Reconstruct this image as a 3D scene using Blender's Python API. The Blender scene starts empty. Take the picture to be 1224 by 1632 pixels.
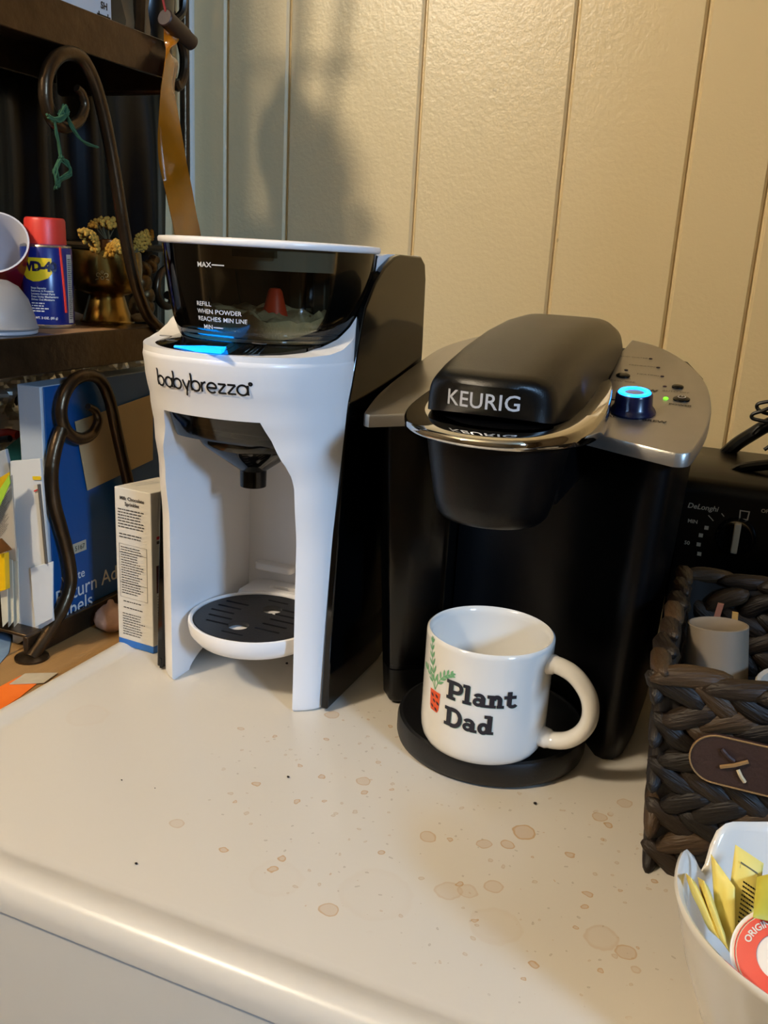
import bpy, bmesh, math, random
from mathutils import Vector, Matrix, noise

random.seed(7)
scene = bpy.context.scene
COL = scene.collection
PI = math.pi

# ------------------------------------------------------------------ camera
FPX, PITCH, YAW, ROLL, CAMZ = 1420.0, math.radians(16.0), math.radians(21.6), math.radians(3.2), 0.385
Fw = Vector((-math.sin(YAW)*math.cos(PITCH), math.cos(YAW)*math.cos(PITCH), -math.sin(PITCH)))
_r = Vector((math.cos(YAW), math.sin(YAW), 0)); _u = _r.cross(Fw)
Rt = math.cos(ROLL)*_r + math.sin(ROLL)*_u
Up = math.cos(ROLL)*_u - math.sin(ROLL)*_r
CAM = Vector((0, 0, CAMZ))
cd = bpy.data.cameras.new('camera'); cam = bpy.data.objects.new('camera', cd); COL.objects.link(cam)
cd.sensor_fit = 'HORIZONTAL'; cd.sensor_width = 36; cd.lens = FPX/1224*36; cd.clip_start = 0.01
cam.matrix_world = Matrix(((Rt.x, Up.x, -Fw.x, CAM.x), (Rt.y, Up.y, -Fw.y, CAM.y), (Rt.z, Up.z, -Fw.z, CAM.z), (0, 0, 0, 1)))
scene.camera = cam

# ------------------------------------------------------------------ light and exposure
w = bpy.data.worlds.new('world'); scene.world = w; w.use_nodes = True
w.node_tree.nodes['Background'].inputs[0].default_value = (0.75, 0.8, 0.9, 1)
w.node_tree.nodes['Background'].inputs[1].default_value = 0.05
vs = scene.view_settings
vs.view_transform = 'Standard'; vs.look = 'None'; vs.gamma = 1; vs.use_curve_mapping = False
vs.exposure = -0.07
LAMP_POS = Vector((-.97, -.5, 1.34)); LAMP_COL = (1.0, 0.86, 0.66); LAMP_STR = 300
WIN_POS = Vector((1.92, -.86, 1.12)); WIN_COL = (0.36, 0.62, 1.0); WIN_W = 58
wl = bpy.data.lights.new('window_daylight', 'AREA'); wl.shape = 'RECTANGLE'; wl.size = 0.32; wl.size_y = 0.32
wl.energy = WIN_W; wl.color = WIN_COL
wlo = bpy.data.objects.new('window_daylight', wl); COL.objects.link(wlo)
wlo.location = WIN_POS
wlo.rotation_euler = (Vector((-0.2, 0.6, 0.1)) - WIN_POS).to_track_quat('-Z', 'Y').to_euler()

# ------------------------------------------------------------------ survey helpers: photo point -> point on a known plane
def _ray(px, py): return (px-612)/FPX*Rt - (py-816)/FPX*Up + Fw
def at_z(px, py, z): d = _ray(px, py); return CAM + d*((z-CAM.z)/d.z)
def at_y(px, py, y): d = _ray(px, py); return CAM + d*((y-CAM.y)/d.y)
def at_x(px, py, x): d = _ray(px, py); return CAM + d*((x-CAM.x)/d.x)
def at_pl(px, py, p, n): d = _ray(px, py); return CAM + d*((Vector(p)-CAM).dot(n)/d.dot(n))

# ------------------------------------------------------------------ materials
def lin(h):
    h = h.lstrip('#'); out = []
    for i in (0, 2, 4):
        c = int(h[i:i+2], 16)/255
        out.append(c/12.92 if c <= .04045 else ((c+.055)/1.055)**2.4)
    return tuple(out)+(1,)
MATS = {}
def M(name, col, rough=.5, metal=0, var=.08, vscale=30, bump=0, bscale=200, coat=0, emit=None, estr=0, spec=.5, stretch=None, alpha=None):
    if name in MATS: return MATS[name]
    m = bpy.data.materials.new(name); m.use_nodes = True; nt = m.node_tree; N = nt.nodes; L = nt.links
    b = N['Principled BSDF']; c = lin(col) if isinstance(col, str) else tuple(col)+(1,)
    b.inputs['Roughness'].default_value = rough; b.inputs['Metallic'].default_value = metal
    b.inputs['Specular IOR Level'].default_value = spec
    if coat: b.inputs['Coat Weight'].default_value = coat; b.inputs['Coat Roughness'].default_value = .08
    tc = N.new('ShaderNodeTexCoord'); mp = N.new('ShaderNodeMapping'); L.new(tc.outputs['Object'], mp.inputs[0])
    if stretch: mp.inputs['Scale'].default_value = stretch
    nz = N.new('ShaderNodeTexNoise'); nz.inputs['Scale'].default_value = vscale; nz.inputs['Detail'].default_value = 4
    L.new(mp.outputs[0], nz.inputs['Vector'])
    mx = N.new('ShaderNodeMix'); mx.data_type = 'RGBA'
    mx.inputs['A'].default_value = tuple(max(0, v*(1-var)) for v in c[:3])+(1,)
    mx.inputs['B'].default_value = tuple(min(1, v*(1+var)) for v in c[:3])+(1,)
    L.new(nz.outputs[0], mx.inputs['Factor']); L.new(mx.outputs['Result'], b.inputs['Base Color'])
    if bump:
        n2 = N.new('ShaderNodeTexNoise'); n2.inputs['Scale'].default_value = bscale; n2.inputs['Detail'].default_value = 3
        L.new(mp.outputs[0], n2.inputs['Vector'])
        bp = N.new('ShaderNodeBump'); bp.inputs['Strength'].default_value = bump; bp.inputs['Distance'].default_value = .002
        L.new(n2.outputs[0], bp.inputs['Height']); L.new(bp.outputs[0], b.inputs['Normal'])
    if emit:
        b.inputs['Emission Color'].default_value = lin(emit); b.inputs['Emission Strength'].default_value = estr
    MATS[name] = m
    return m
def smoky(name, col, rough=.05, ior=1.5):
    """tinted clear plastic: coloured see-through with a clear gloss on top"""
    m = bpy.data.materials.new(name); m.use_nodes = True; nt = m.node_tree; N = nt.nodes; L = nt.links
    N.remove(N['Principled BSDF']); out = N['Material Output']
    t = N.new('ShaderNodeBsdfTransparent'); g = N.new('ShaderNodeBsdfGlossy'); f = N.new('ShaderNodeFresnel'); mx = N.new('ShaderNodeMixShader')
    tc = N.new('ShaderNodeTexCoord'); nz = N.new('ShaderNodeTexNoise'); nz.inputs['Scale'].default_value = 12
    L.new(tc.outputs['Object'], nz.inputs['Vector'])
    cm = N.new('ShaderNodeMix'); cm.data_type = 'RGBA'; c = lin(col)
    cm.inputs['A'].default_value = tuple(v*.95 for v in c[:3])+(1,); cm.inputs['B'].default_value = tuple(min(1, v*1.05) for v in c[:3])+(1,)
    L.new(nz.outputs[0], cm.inputs['Factor']); L.new(cm.outputs['Result'], t.inputs[0])
    g.inputs['Roughness'].default_value = rough; f.inputs[0].default_value = ior
    L.new(f.outputs[0], mx.inputs[0]); L.new(t.outputs[0], mx.inputs[1]); L.new(g.outputs[0], mx.inputs[2]); L.new(mx.outputs[0], out.inputs[0])
    MATS[name] = m
    return m

# ------------------------------------------------------------------ object helpers
ORG = {}
def tag(o, label=None, cat=None, group=None, kind=None):
    if label: o['label'] = label
    if cat: o['category'] = cat
    if group: o['group'] = group
    if kind: o['kind'] = kind
    return o
def thing(name, label, cat, loc=(0, 0, 0), group=None):
    o = bpy.data.objects.new(name, None); o.empty_display_size = .02; COL.objects.link(o); o.location = loc
    ORG[o] = Vector(loc); return tag(o, label, cat, group)
def add(name, bm, mat, parent=None, smooth=35, bevel=0, segs=2, label=None, org=None):
    """bm holds world coordinates; parts are stored relative to their thing's origin"""
    bmesh.ops.recalc_face_normals(bm, faces=bm.faces)
    off = ORG.get(parent, Vector()) if parent else Vector(org or (0, 0, 0))
    if off.length: bmesh.ops.translate(bm, verts=bm.verts, vec=-off)
    me = bpy.data.meshes.new(name); bm.to_mesh(me); bm.free()
    o = bpy.data.objects.new(name, me); COL.objects.link(o)
    if parent: o.parent = parent
    else: o.location = off
    ORG[o] = off
    if mat: me.materials.append(mat)
    if smooth:
        for p in me.polygons: p.use_smooth = True
        me.set_sharp_from_angle(angle=math.radians(smooth))
    if bevel:
        b = o.modifiers.new('bevel', 'BEVEL'); b.width = bevel; b.segments = segs; b.limit_method = 'ANGLE'; b.angle_limit = math.radians(40)
    if label: o['label'] = label
    return o
def bake(o):
    dg = bpy.context.evaluated_depsgraph_get(); dg.update()
    me = bpy.data.meshes.new_from_object(o.evaluated_get(dg)); o.modifiers.clear()
    old = o.data; o.data = me; bpy.data.meshes.remove(old)
def cut(o, bms, smooth=35):
    """subtract solids (bmeshes in world coordinates) from o"""
    cs = []
    for i, bm in enumerate(bms):
        c = add('cutter', bm, None, None, smooth=0)
        c.location = -ORG[o] if o.parent else c.location
        if o.parent: c.parent = o.parent
        m = o.modifiers.new('cut', 'BOOLEAN'); m.object = c; m.operation = 'DIFFERENCE'; m.solver = 'EXACT'; m.use_self = True; cs.append(c)
    bpy.context.view_layer.update(); bake(o)
    for c in cs: me = c.data; ORG.pop(c, None); bpy.data.objects.remove(c); bpy.data.meshes.remove(me)
    for p in o.data.polygons: p.use_smooth = True
    if smooth: o.data.set_sharp_from_angle(angle=math.radians(smooth))

def BM(): return bmesh.new()
def box(bm, x0, x1, y0, y1, z0, z1, mtx=None):
    vs_ = [bm.verts.new((x, y, z)) for x in (x0, x1) for y in (y0, y1) for z in (z0, z1)]
    for f in ((0, 1, 3, 2), (4, 6, 7, 5), (0, 4, 5, 1), (2, 3, 7, 6), (0, 2, 6, 4), (1, 5, 7, 3)): bm.faces.new([vs_[i] for i in f])
    if mtx: bmesh.ops.transform(bm, matrix=mtx, verts=vs_)
    return bm
def loft(bm, loops, cap0=True, cap1=True, closed=True):
    rows = [[bm.verts.new(p) for p in l] for l in loops]
    n = len(rows[0])
    for a, b in zip(rows, rows[1:]):
        for i in range(n if closed else n-1):
            j = (i+1) % n
            try: bm.faces.new((a[i], a[j], b[j], b[i]))
            except ValueError: pass
    if cap0: bm.faces.new(rows[0])
    if cap1: bm.faces.new(rows[-1])
    return rows
def lathe(bm, prof, c=(0, 0, 0), seg=48, cap0=True, cap1=True, mtx=None, sx=1, sy=1):
    loops = [[Vector((c[0]+r*sx*math.cos(2*PI*i/seg), c[1]+r*sy*math.sin(2*PI*i/seg), c[2]+z)) for i in range(seg)] for r, z in prof]
    n0 = len(bm.verts)
    loft(bm, loops, cap0, cap1)
    if mtx:
        bm.verts.ensure_lookup_table(); bmesh.ops.transform(bm, matrix=mtx, verts=bm.verts[n0:])
    return bm
def tube(bm, pts, r, seg=10, caps=True, closed=False, flat=1.0):
    pts = [Vector(p) for p in pts]; n = len(pts)
    rs = r if isinstance(r, (list, tuple)) else [r]*n
    T = [(pts[(i+1) % n if closed else min(i+1, n-1)] - pts[(i-1) % n if closed else max(i-1, 0)]).normalized() for i in range(n)]
    up = Vector((0, 0, 1)) if abs(T[0].z) < .9 else Vector((1, 0, 0))
    nv = (up - T[0]*up.dot(T[0])).normalized(); loops = []
    for i in range(n):
        nv = (nv - T[i]*nv.dot(T[i])).normalized(); bv = T[i].cross(nv)
        loops.append([pts[i] + rs[i]*(math.cos(2*PI*k/seg)*nv + flat*math.sin(2*PI*k/seg)*bv) for k in range(seg)])
    if closed: loops.append(loops[0])
    loft(bm, loops, caps and not closed, caps and not closed)
    if closed: bmesh.ops.remove_doubles(bm, verts=bm.verts, dist=1e-6)
    return bm
def smoothpath(pts, n=8, closed=False):
    """Catmull-Rom through the points"""
    P = [Vector(p) for p in pts]; out = []; m = len(P)
    rng = range(m if closed else m-1)
    for i in rng:
        g = (lambda k: P[k % m]) if closed else (lambda k: P[max(0, min(m-1, k))])
        p0, p1, p2, p3 = g(i-1), g(i), g(i+1), g(i+2)
        for s in range(n):
            t = s/n
            out.append(.5*((2*p1) + (p2-p0)*t + (2*p0-5*p1+4*p2-p3)*t*t + (3*p1-p0-3*p2+p3)*t**3))
    if not closed: out.append(P[-1].copy())
    return out
def prism(bm, poly, axis, a, b):
    """extrude a 2D polygon along an axis: 'x' -> poly is (y,z), 'y' -> (x,z), 'z' -> (x,y)"""
    f = {'x': lambda p, t: (t, p[0], p[1]), 'y': lambda p, t: (p[0], t, p[1]), 'z': lambda p, t: (p[0], p[1], t)}[axis]
    loft(bm, [[Vector(f(p, a)) for p in poly], [Vector(f(p, b)) for p in poly]])
    return bm
def rrect(x0, x1, y0, y1, r, n=6):
    out = []
    for cx, cy, a in ((x1-r, y1-r, 0), (x0+r, y1-r, PI/2), (x0+r, y0+r, PI), (x1-r, y0+r, 1.5*PI)):
        for k in range(n+1): out.append((cx+r*math.cos(a+k*PI/2/n), cy+r*math.sin(a+k*PI/2/n)))
    return out
def sell(cx, cy, rx, ry, n, N=64):
    out = []
    for k in range(N):
        t = 2*PI*k/N; c, s = math.cos(t), math.sin(t)
        out.append((cx+rx*math.copysign(abs(c)**(2/n), c), cy+ry*math.copysign(abs(s)**(2/n), s)))
    return out
def lerp(tab, x):
    if x <= tab[0][0]: return tab[0][1]
    for (a, u), (b, v) in zip(tab, tab[1:]):
        if x <= b: t = (x-a)/(b-a); t = t*t*(3-2*t); return u+(v-u)*t
    return tab[-1][1]

# ---- flat print: font text or hand-drawn strokes, laid on a surface through fn(u, v) -> point
def text_polys(s, size, bold=0, space=1.0, align='CENTER', shear=0, line=1.0):
    cu = bpy.data.curves.new('txt', 'FONT'); cu.body = s; cu.size = size; cu.offset = bold; cu.space_character = space
    cu.align_x = align; cu.align_y = 'CENTER'; cu.shear = shear; cu.resolution_u = 3; cu.space_line = line
    o = bpy.data.objects.new('txt', cu); COL.objects.link(o)
    dg = bpy.context.evaluated_depsgraph_get(); me = bpy.data.meshes.new_from_object(o.evaluated_get(dg))
    V = [(v.co.x, v.co.y) for v in me.vertices]; Fc = [tuple(p.vertices) for p in me.polygons]
    bpy.data.objects.remove(o); bpy.data.curves.remove(cu); bpy.data.meshes.remove(me)
    return V, Fc
def strokes(lines, wd, n=0):
    """ribbons of width wd along 2D polylines"""
    V, Fc = [], []
    for L_ in lines:
        P = [Vector((a[0], a[1])) for a in L_]; ww = wd
        if len(P) < 2: continue
        cl = (P[0]-P[-1]).length < 1e-6 and len(P) > 3
        b = len(V)
        for i, p in enumerate(P):
            a = P[i-1] if i else (P[-2] if cl else P[0]); c = P[i+1] if i < len(P)-1 else (P[1] if cl else P[-1])
            d = (c-a); d = d.normalized() if d.length > 1e-9 else Vector((1, 0)); nn = Vector((-d.y, d.x))*ww/2
            V += [(p.x+nn.x, p.y+nn.y), (p.x-nn.x, p.y-nn.y)]
        for i in range(len(P)-1): Fc.append((b+2*i, b+2*i+1, b+2*i+3, b+2*i+2))
    return V, Fc
def lay(name, polys, fn, mat, parent, sub=0, label=None):
    bm = BM(); V, Fc = polys
    vs_ = [bm.verts.new((a[0], a[1], 0)) for a in V]
    for f in Fc:
        try: bm.faces.new([vs_[i] for i in f])
        except ValueError: pass
    bmesh.ops.remove_doubles(bm, verts=bm.verts, dist=1e-7)
    for _ in range(sub):
        bmesh.ops.triangulate(bm, faces=bm.faces); bmesh.ops.subdivide_edges(bm, edges=bm.edges, cuts=1)
    for v in bm.verts: v.co = Vector(fn(v.co.x, v.co.y))
    return add(name, bm, mat, parent, smooth=0, label=label)
def frame(o, u, v, lift=0):
    o, u, v = Vector(o), Vector(u).normalized(), Vector(v).normalized(); n = u.cross(v).normalized()*lift
    return lambda a, b: o+u*a+v*b+n
def arc(cx, cy, r, a0, a1, n=14, ry=None):
    ry = r if ry is None else ry
    return [(cx+r*math.cos(math.radians(a0+(a1-a0)*k/n)), cy+ry*math.sin(math.radians(a0+(a1-a0)*k/n))) for k in range(n+1)]
def bars(rows, x0, x1, h, seed=1, gap=.35):
    """rows of word-like dashes standing in for print too small to read"""
    rr = random.Random(seed); V, Fc = [], []
    for y in rows:
        x = x0; e = x0+(x1-x0)*rr.uniform(.7, 1)
        while x < e:
            l = h*rr.uniform(1.2, 4.5); l = min(l, e-x)
            b = len(V); V += [(x, y), (x+l, y), (x+l, y+h), (x, y+h)]; Fc.append((b, b+1, b+2, b+3)); x += l+h*.7
    return V, Fc
def join(*ps):
    V, Fc = [], []
    for v, f in ps:
        b = len(V); V += list(v); Fc += [tuple(i+b for i in q) for q in f]
    return V, Fc
def shift(p, dx, dy, s=1): return [(a*s+dx, b*s+dy) for a, b in p[0]], p[1]

# ================================================================== THE SETTING
def struct(o, label=None): o['kind'] = 'structure'; (label and o.__setitem__('label', label)); return o
# painted panelling: cream gloss paint with orange-peel relief
mw = bpy.data.materials.new('cream_wall_paint'); mw.use_nodes = True
def _wallmat():
    nt = mw.node_tree; N = nt.nodes; L = nt.links; b = N['Principled BSDF']
    tc = N.new('ShaderNodeTexCoord')
    n1 = N.new('ShaderNodeTexNoise'); n1.inputs['Scale'].default_value = 3; n1.inputs['Detail'].default_value = 5
    n2 = N.new('ShaderNodeTexNoise'); n2.inputs['Scale'].default_value = 210; n2.inputs['Detail'].default_value = 2
    n3 = N.new('ShaderNodeTexNoise'); n3.inputs['Scale'].default_value = 45; n3.inputs['Detail'].default_value = 2
    vo = N.new('ShaderNodeTexVoronoi'); vo.inputs['Scale'].default_value = 9
    for n in (n1, n2, n3, vo): L.new(tc.outputs['Object'], n.inputs['Vector'])
    mx = N.new('ShaderNodeMix'); mx.data_type = 'RGBA'; mx.inputs['A'].default_value = lin('#e2cd9f'); mx.inputs['B'].default_value = lin('#ead6ab')
    L.new(n1.outputs[0], mx.inputs['Factor'])
    cr = N.new('ShaderNodeValToRGB'); cr.color_ramp.elements[0].position = .018; cr.color_ramp.elements[0].color = (1, 1, 1, 1)
    cr.color_ramp.elements[1].position = .03; cr.color_ramp.elements[1].color = (0, 0, 0, 1); L.new(vo.outputs['Distance'], cr.inputs[0])
    m2 = N.new('ShaderNodeMix'); m2.data_type = 'RGBA'; m2.inputs['B'].default_value = lin('#6b5a40'); L.new(mx.outputs['Result'], m2.inputs['A'])
    mm = N.new('ShaderNodeMath'); mm.operation = 'MULTIPLY'; mm.inputs[1].default_value = .35; L.new(cr.outputs[0], mm.inputs[0]); L.new(mm.outputs[0], m2.inputs['Factor'])
    L.new(m2.outputs['Result'], b.inputs['Base Color']); b.inputs['Roughness'].default_value = .34
    ad = N.new('ShaderNodeMath'); ad.operation = 'MULTIPLY_ADD'; ad.inputs[1].default_value = .6; L.new(n3.outputs[0], ad.inputs[0]); L.new(n2.outputs[0], ad.inputs[2])
    bp = N.new('ShaderNodeBump'); bp.inputs['Strength'].default_value = .16; bp.inputs['Distance'].default_value = .003
    L.new(ad.outputs[0], bp.inputs['Height']); L.new(bp.outputs[0], b.inputs['Normal'])
_wallmat()
plain = M('room_paint', '#7d6a4c', .7, var=.04, vscale=2)
YW, XL = 1.14, -.776
bm = box(BM(), -.9, 2.0, YW+.006, YW+.08, -.92, 1.56)
wb = struct(add('wall_back', bm, mw, smooth=0))
gx = [XL-.05, -.717, -.622, -.434, -.246, -.101, -.012, .17, .36, .50, .62, .80, .99, 1.13, 1.33, 1.52, 1.71, 1.86, 2.0]
for a, b in zip(gx, gx[1:]):
    prof = [(a+.0018, YW+.008), (a+.0018, YW+.003), (a+.0045, YW), (b-.0045, YW), (b-.0018, YW+.003), (b-.0018, YW+.008)]
    add('wall_panel', prism(BM(), prof, 'z', -.92, 1.56), mw, wb, smooth=25)
bm = box(BM(), XL-.09, XL, .60, YW+.01, -.92, 1.56); struct(add('wall_left', bm, mw, smooth=0))
# corner bead that catches the light where the two walls meet
bm = BM(); lathe(bm, [(.005, -.9), (.005, 1.56)], (XL+.004, YW-.003, 0), 10); struct(add('trim_1', bm, M('trim_white', '#e6dfd2', .35)))
struct(add('floor', box(BM(), -2.7, 2.1, -2.5, YW+.1, -1.0, -.92), M('floor_vinyl', '#5d4d38', .5, var=.15, vscale=6), smooth=0))
struct(add('ceiling', box(BM(), -2.7, 2.1, -2.5, YW+.1, 1.56, 1.62), M('ceiling_paint', '#c2b498', .8, var=.03), smooth=0))
struct(add('wall_front', box(BM(), -2.7, 2.1, -2.56, -2.5, -.92, 1.56), plain, smooth=0))
struct(add('wall_far_left', box(BM(), -2.76, -2.7, -2.5, YW+.1, -.92, 1.56), plain, smooth=0))
struct(add('wall_behind_left', box(BM(), -2.7, XL-.09, YW+.02, YW+.1, -.92, 1.56), plain, smooth=0))
wr = add('wall_right', box(BM(), 2.0, 2.08, -2.5, YW+.1, -.92, 1.56), plain, smooth=0); struct(wr)
struct(add('added_light_blocker', box(BM(), .93, 2.0, -.03, .05, -.92, 1.56), plain, smooth=0))  # unseen slab added to shade the back wall's right part from the window
wf = BM()
for a, b_, c, d in ((-1.29, -1.24, .75, 1.48), (-.48, -.43, .75, 1.48), (-1.29, -.43, .75, .8), (-1.29, -.43, 1.43, 1.48)): box(wf, 1.95, 2.0, a, b_, c, d)
wn = struct(add('window_1', wf, MATS['trim_white'], smooth=0))
add('window_pane', box(BM(), 1.985, 1.999, -1.24, -.48, .8, 1.43), M('window_daylight_glass', '#9fb8d8', .2, emit='#bcd4ff', estr=.3), wn, smooth=0)

# the warm lamp hanging in the room, behind and to the left of the camera
lp = thing('pendant_lamp', 'small glass globe lamp hanging from the ceiling on a thin rod', 'lamp', LAMP_POS)
add('bulb', lathe(BM(), [(.001, -.085)]+[(.085*math.sin(t*PI/12), -.085*math.cos(t*PI/12)) for t in range(1, 12)]+[(.001, .085)], LAMP_POS, 24),
    M('lamp_glow', '#ffd9a0', .5, emit='#ffffff', estr=1), lp)
MATS['lamp_glow'].node_tree.nodes['Principled BSDF'].inputs['Emission Color'].default_value = LAMP_COL+(1,)
MATS['lamp_glow'].node_tree.nodes['Principled BSDF'].inputs['Emission Strength'].default_value = LAMP_STR
add('rod', lathe(BM(), [(.006, .083), (.006, 1.56-LAMP_POS.z)], LAMP_POS, 10), M('lamp_metal', '#6a5a40', .3, 1), lp)

# ------------------------------------------------------------------ white enamel appliance the scene stands on
DX0, DX1, DY0, DY1 = -.546, .235, .345, 1.05
me_ = bpy.data.materials.new('stained_enamel'); me_.use_nodes = True
def _enamel():
    nt = me_.node_tree; N = nt.nodes; L = nt.links; b = N['Principled BSDF']
    tc = N.new('ShaderNodeTexCoord'); ge = N.new('ShaderNodeNewGeometry')
    def noise_(s, d=3, vec=None):
        n = N.new('ShaderNodeTexNoise'); n.inputs['Scale'].default_value = s; n.inputs['Detail'].default_value = d; L.new(vec or ge.outputs['Position'], n.inputs['Vector']); return n.outputs[0]
    def math_(op, a, b2=None, c=None):
        n = N.new('ShaderNodeMath'); n.operation = op
        for i, v in enumerate((a, b2, c)):
            if v is None: continue
            if isinstance(v, (int, float)): n.inputs[i].default_value = v
            else: L.new(v, n.inputs[i])
        return n.outputs[0]
    def mixc(f, a, b2):
        n = N.new('ShaderNodeMix'); n.data_type = 'RGBA'; L.new(f, n.inputs['Factor'])
        for k, v in (('A', a), ('B', b2)):
            if isinstance(v, str): n.inputs[k].default_value = lin(v)
            else: L.new(v, n.inputs[k])
        return n.outputs['Result']
    def ramp(v, a, b2):
        n = N.new('ShaderNodeMapRange'); n.interpolation_type = 'SMOOTHSTEP'; n.inputs['From Min'].default_value = a; n.inputs['From Max'].default_value = b2; L.new(v, n.inputs['Value']); return n.outputs[0]
    col = mixc(noise_(2.2, 4), '#d9d3c8', '#d3cabb')
    # drip specks: two sizes of voronoi spots, thick around the brewer's tray
    sep = N.new('ShaderNodeSeparateXYZ'); L.new(ge.outputs['Position'], sep.inputs[0])
    def blob(cx, cy, r):
        dx = math_('SUBTRACT', sep.outputs[0], cx); dy = math_('SUBTRACT', sep.outputs[1], cy)
        return math_('SQRT', math_('ADD', math_('MULTIPLY', dx, dx), math_('MULTIPLY', dy, dy)))
    near = math_('MAXIMUM', ramp(blob(-.20, .55, 0), .19, .05), ramp(blob(-.08, .50, 0), .15, .04))
    for sc, thr, colr, amt, seed in ((52, .17, '#b8863c', .75, 0.0), (88, .16, '#b0884a', .5, 3.3), (120, .11, '#8a7658', .6, 7.1)):
        va = N.new('ShaderNodeVectorMath'); va.operation = 'ADD'; va.inputs[1].default_value = (seed, seed*.7, 0); L.new(ge.outputs['Position'], va.inputs[0])
        nv = N.new('ShaderNodeTexNoise'); nv.inputs['Scale'].default_value = 90; L.new(va.outputs[0], nv.inputs['Vector'])
        sm = N.new('ShaderNodeVectorMath'); sm.operation = 'MULTIPLY_ADD'; sm.inputs[1].default_value = (.008, .008, 0); L.new(nv.outputs['Color'], sm.inputs[0]); L.new(va.outputs[0], sm.inputs[2])
        vo = N.new('ShaderNodeTexVoronoi'); vo.inputs['Scale'].default_value = sc; vo.voronoi_dimensions = '2D'; L.new(sm.outputs[0], vo.inputs['Vector'])
        rnd = N.new('ShaderNodeSeparateXYZ'); L.new(vo.outputs['Color'], rnd.inputs[0])
        rad = math_('MULTIPLY', ramp(rnd.outputs[0], .70, 1.02), thr)
        d = math_('DIVIDE', vo.outputs['Distance'], math_('ADD', rad, .0005))
        inside = ramp(d, 1.05, .9); rim = math_('MULTIPLY', inside, ramp(d, .45, .95))
        f = math_('MULTIPLY', math_('ADD', math_('MULTIPLY', inside, .45), math_('MULTIPLY', rim, .55)), amt)
        keep = ramp(math_('ADD', near, math_('MULTIPLY', rnd.outputs[1], .22)), .38, .5)
        col = mixc(math_('MULTIPLY', f, keep), col, colr)
    # larger dried drips with darker rims, each with its own place
    nx = noise_(70, 2); nx2 = math_('MULTIPLY', math_('SUBTRACT', nx, .5), .009)
    for px, py, r, a in ((530, 1140, .007, .6), (682, 1333, .0075, .55), (835, 1327, .011, .75), (808, 1345, .007, .7), (772, 1345, .006, .6), (786, 1413, .008, .45), (715, 1420, .011, .28),
                         (790, 1475, .02, .09), (960, 1495, .013, .26), (997, 1517, .0085, .55), (1012, 1545, .006, .4), (523, 1450, .008, .6), (384, 1161, .005, .55), (283, 1313, .006, .4),
                         (995, 1280, .007, .5), (955, 1302, .006, .6), (970, 1316, .005, .8), (580, 1245, .006, .6), (603, 1215, .004, .65), (745, 1420, .008, .3), (440, 1400, .022, .04), (600, 1425, .03, .05), (140, 1140, .022, .06)):
        p = at_z(px, py, 0)
        d = math_('DIVIDE', math_('ADD', blob(p.x, p.y, 0), nx2), r*.78)
        f = math_('MULTIPLY', math_('ADD', math_('MULTIPLY', ramp(d, 1.05, .95), .45), math_('MULTIPLY', math_('MULTIPLY', ramp(d, 1.06, .97), ramp(d, .72, .93)), .55)), a)
        col = mixc(f, col, '#b98a42')
    L.new(col, b.inputs['Base Color']); b.inputs['Roughness'].default_value = .3
    bp = N.new('ShaderNodeBump'); bp.inputs['Strength'].default_value = .05; bp.inputs['Distance'].default_value = .002; L.new(noise_(140, 2), bp.inputs['Height']); L.new(bp.outputs[0], b.inputs['Normal'])
_enamel()
enam = M('white_enamel', '#dcd6ca', .28, var=.02)
dr = thing('clothes_dryer', 'white enamel clothes dryer with coffee-stained top carrying both machines', 'dryer', (DX0, DY0, -.92))
bm = BM(); loops = []
for ins, z in ((.010, -.0185), (.0, -.0185), (.0, -.011), (.0015, -.0055), (.005, -.0005), (.010, .0026), (.015, .0030), (.020, .0022), (.025, .0004), (.029, -.0007), (.033, 0)):
    loops.append([Vector((x, y, z)) for x, y in rrect(DX0+ins, DX1-ins, DY0+ins, DY1-ins, max(.03-ins*.6, .008), 8)])
rows = loft(bm, loops)
add('top_panel', bm, me_, dr, smooth=50)
bm = BM(); prism(bm, rrect(DX0+.002, DX1-.002, DY0+.0035, DY1-.002, .025, 6), 'z', -.92, -.0202); add('cabinet', bm, enam, dr, smooth=40)
bm = BM(); box(bm, .02, DX1-.08, DY0-.012, DY0+.006, -.7, -.25); add('door', bm, enam, dr, bevel=.008)
# crumbs and grounds scattered on the top
for i, (px, py, s) in enumerate(((459, 1238, .0022), (853, 1280, .0026), (217, 1376, .0018), (457, 1057, .0028), (194, 1243, .0012), (247, 1256, .001))):
    p = at_z(px, py, s*.45)
    bm = BM(); bmesh.ops.create_icosphere(bm, subdivisions=1, radius=s*.5)
    for v in bm.verts: v.co = Vector((v.co.x*random.uniform(.8, 1.56), v.co.y*random.uniform(.7, 1.1), v.co.z*.8))+p
    place = ['in the open, straight in front of the twin white legs', 'just in front of the round black drip tray', 'lowest of all, nearest the front lip of the dryer', 'under the round white drip tray, between the white legs', 'leftmost on the dryer top, in the open', 'second from left on the dryer top, in the open'][i]
    tag(add('coffee_crumb', bm, M('coffee_ground', '#1c130c', .8), org=p), 'dark coffee crumb '+place, 'crumb', 'crumbs on the dryer top')

# wooden bench the iron rack stands on
wood = M('worn_wood', '#9a7648', .55, var=.35, vscale=14, stretch=(6, .6, 6), bump=.2, bscale=80)
bn = thing('wooden_bench', 'worn brown wooden bench top to the left of the dryer', 'bench', (-.7, .7, -.92))
for i, (a, b) in enumerate(((-.774, -.70), (-.699, -.625), (-.624, -.549))):
    add('plank', box(BM(), a, b, .36, 1.135, -.03, -.008), wood, bn, bevel=.0015)
for x in (-.76, -.57):
    for y in (.4, 1.1): add('leg', box(BM(), x-.012, x+.012, y-.02, y+.02, -.92, -.03), wood, bn, bevel=.002)

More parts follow.
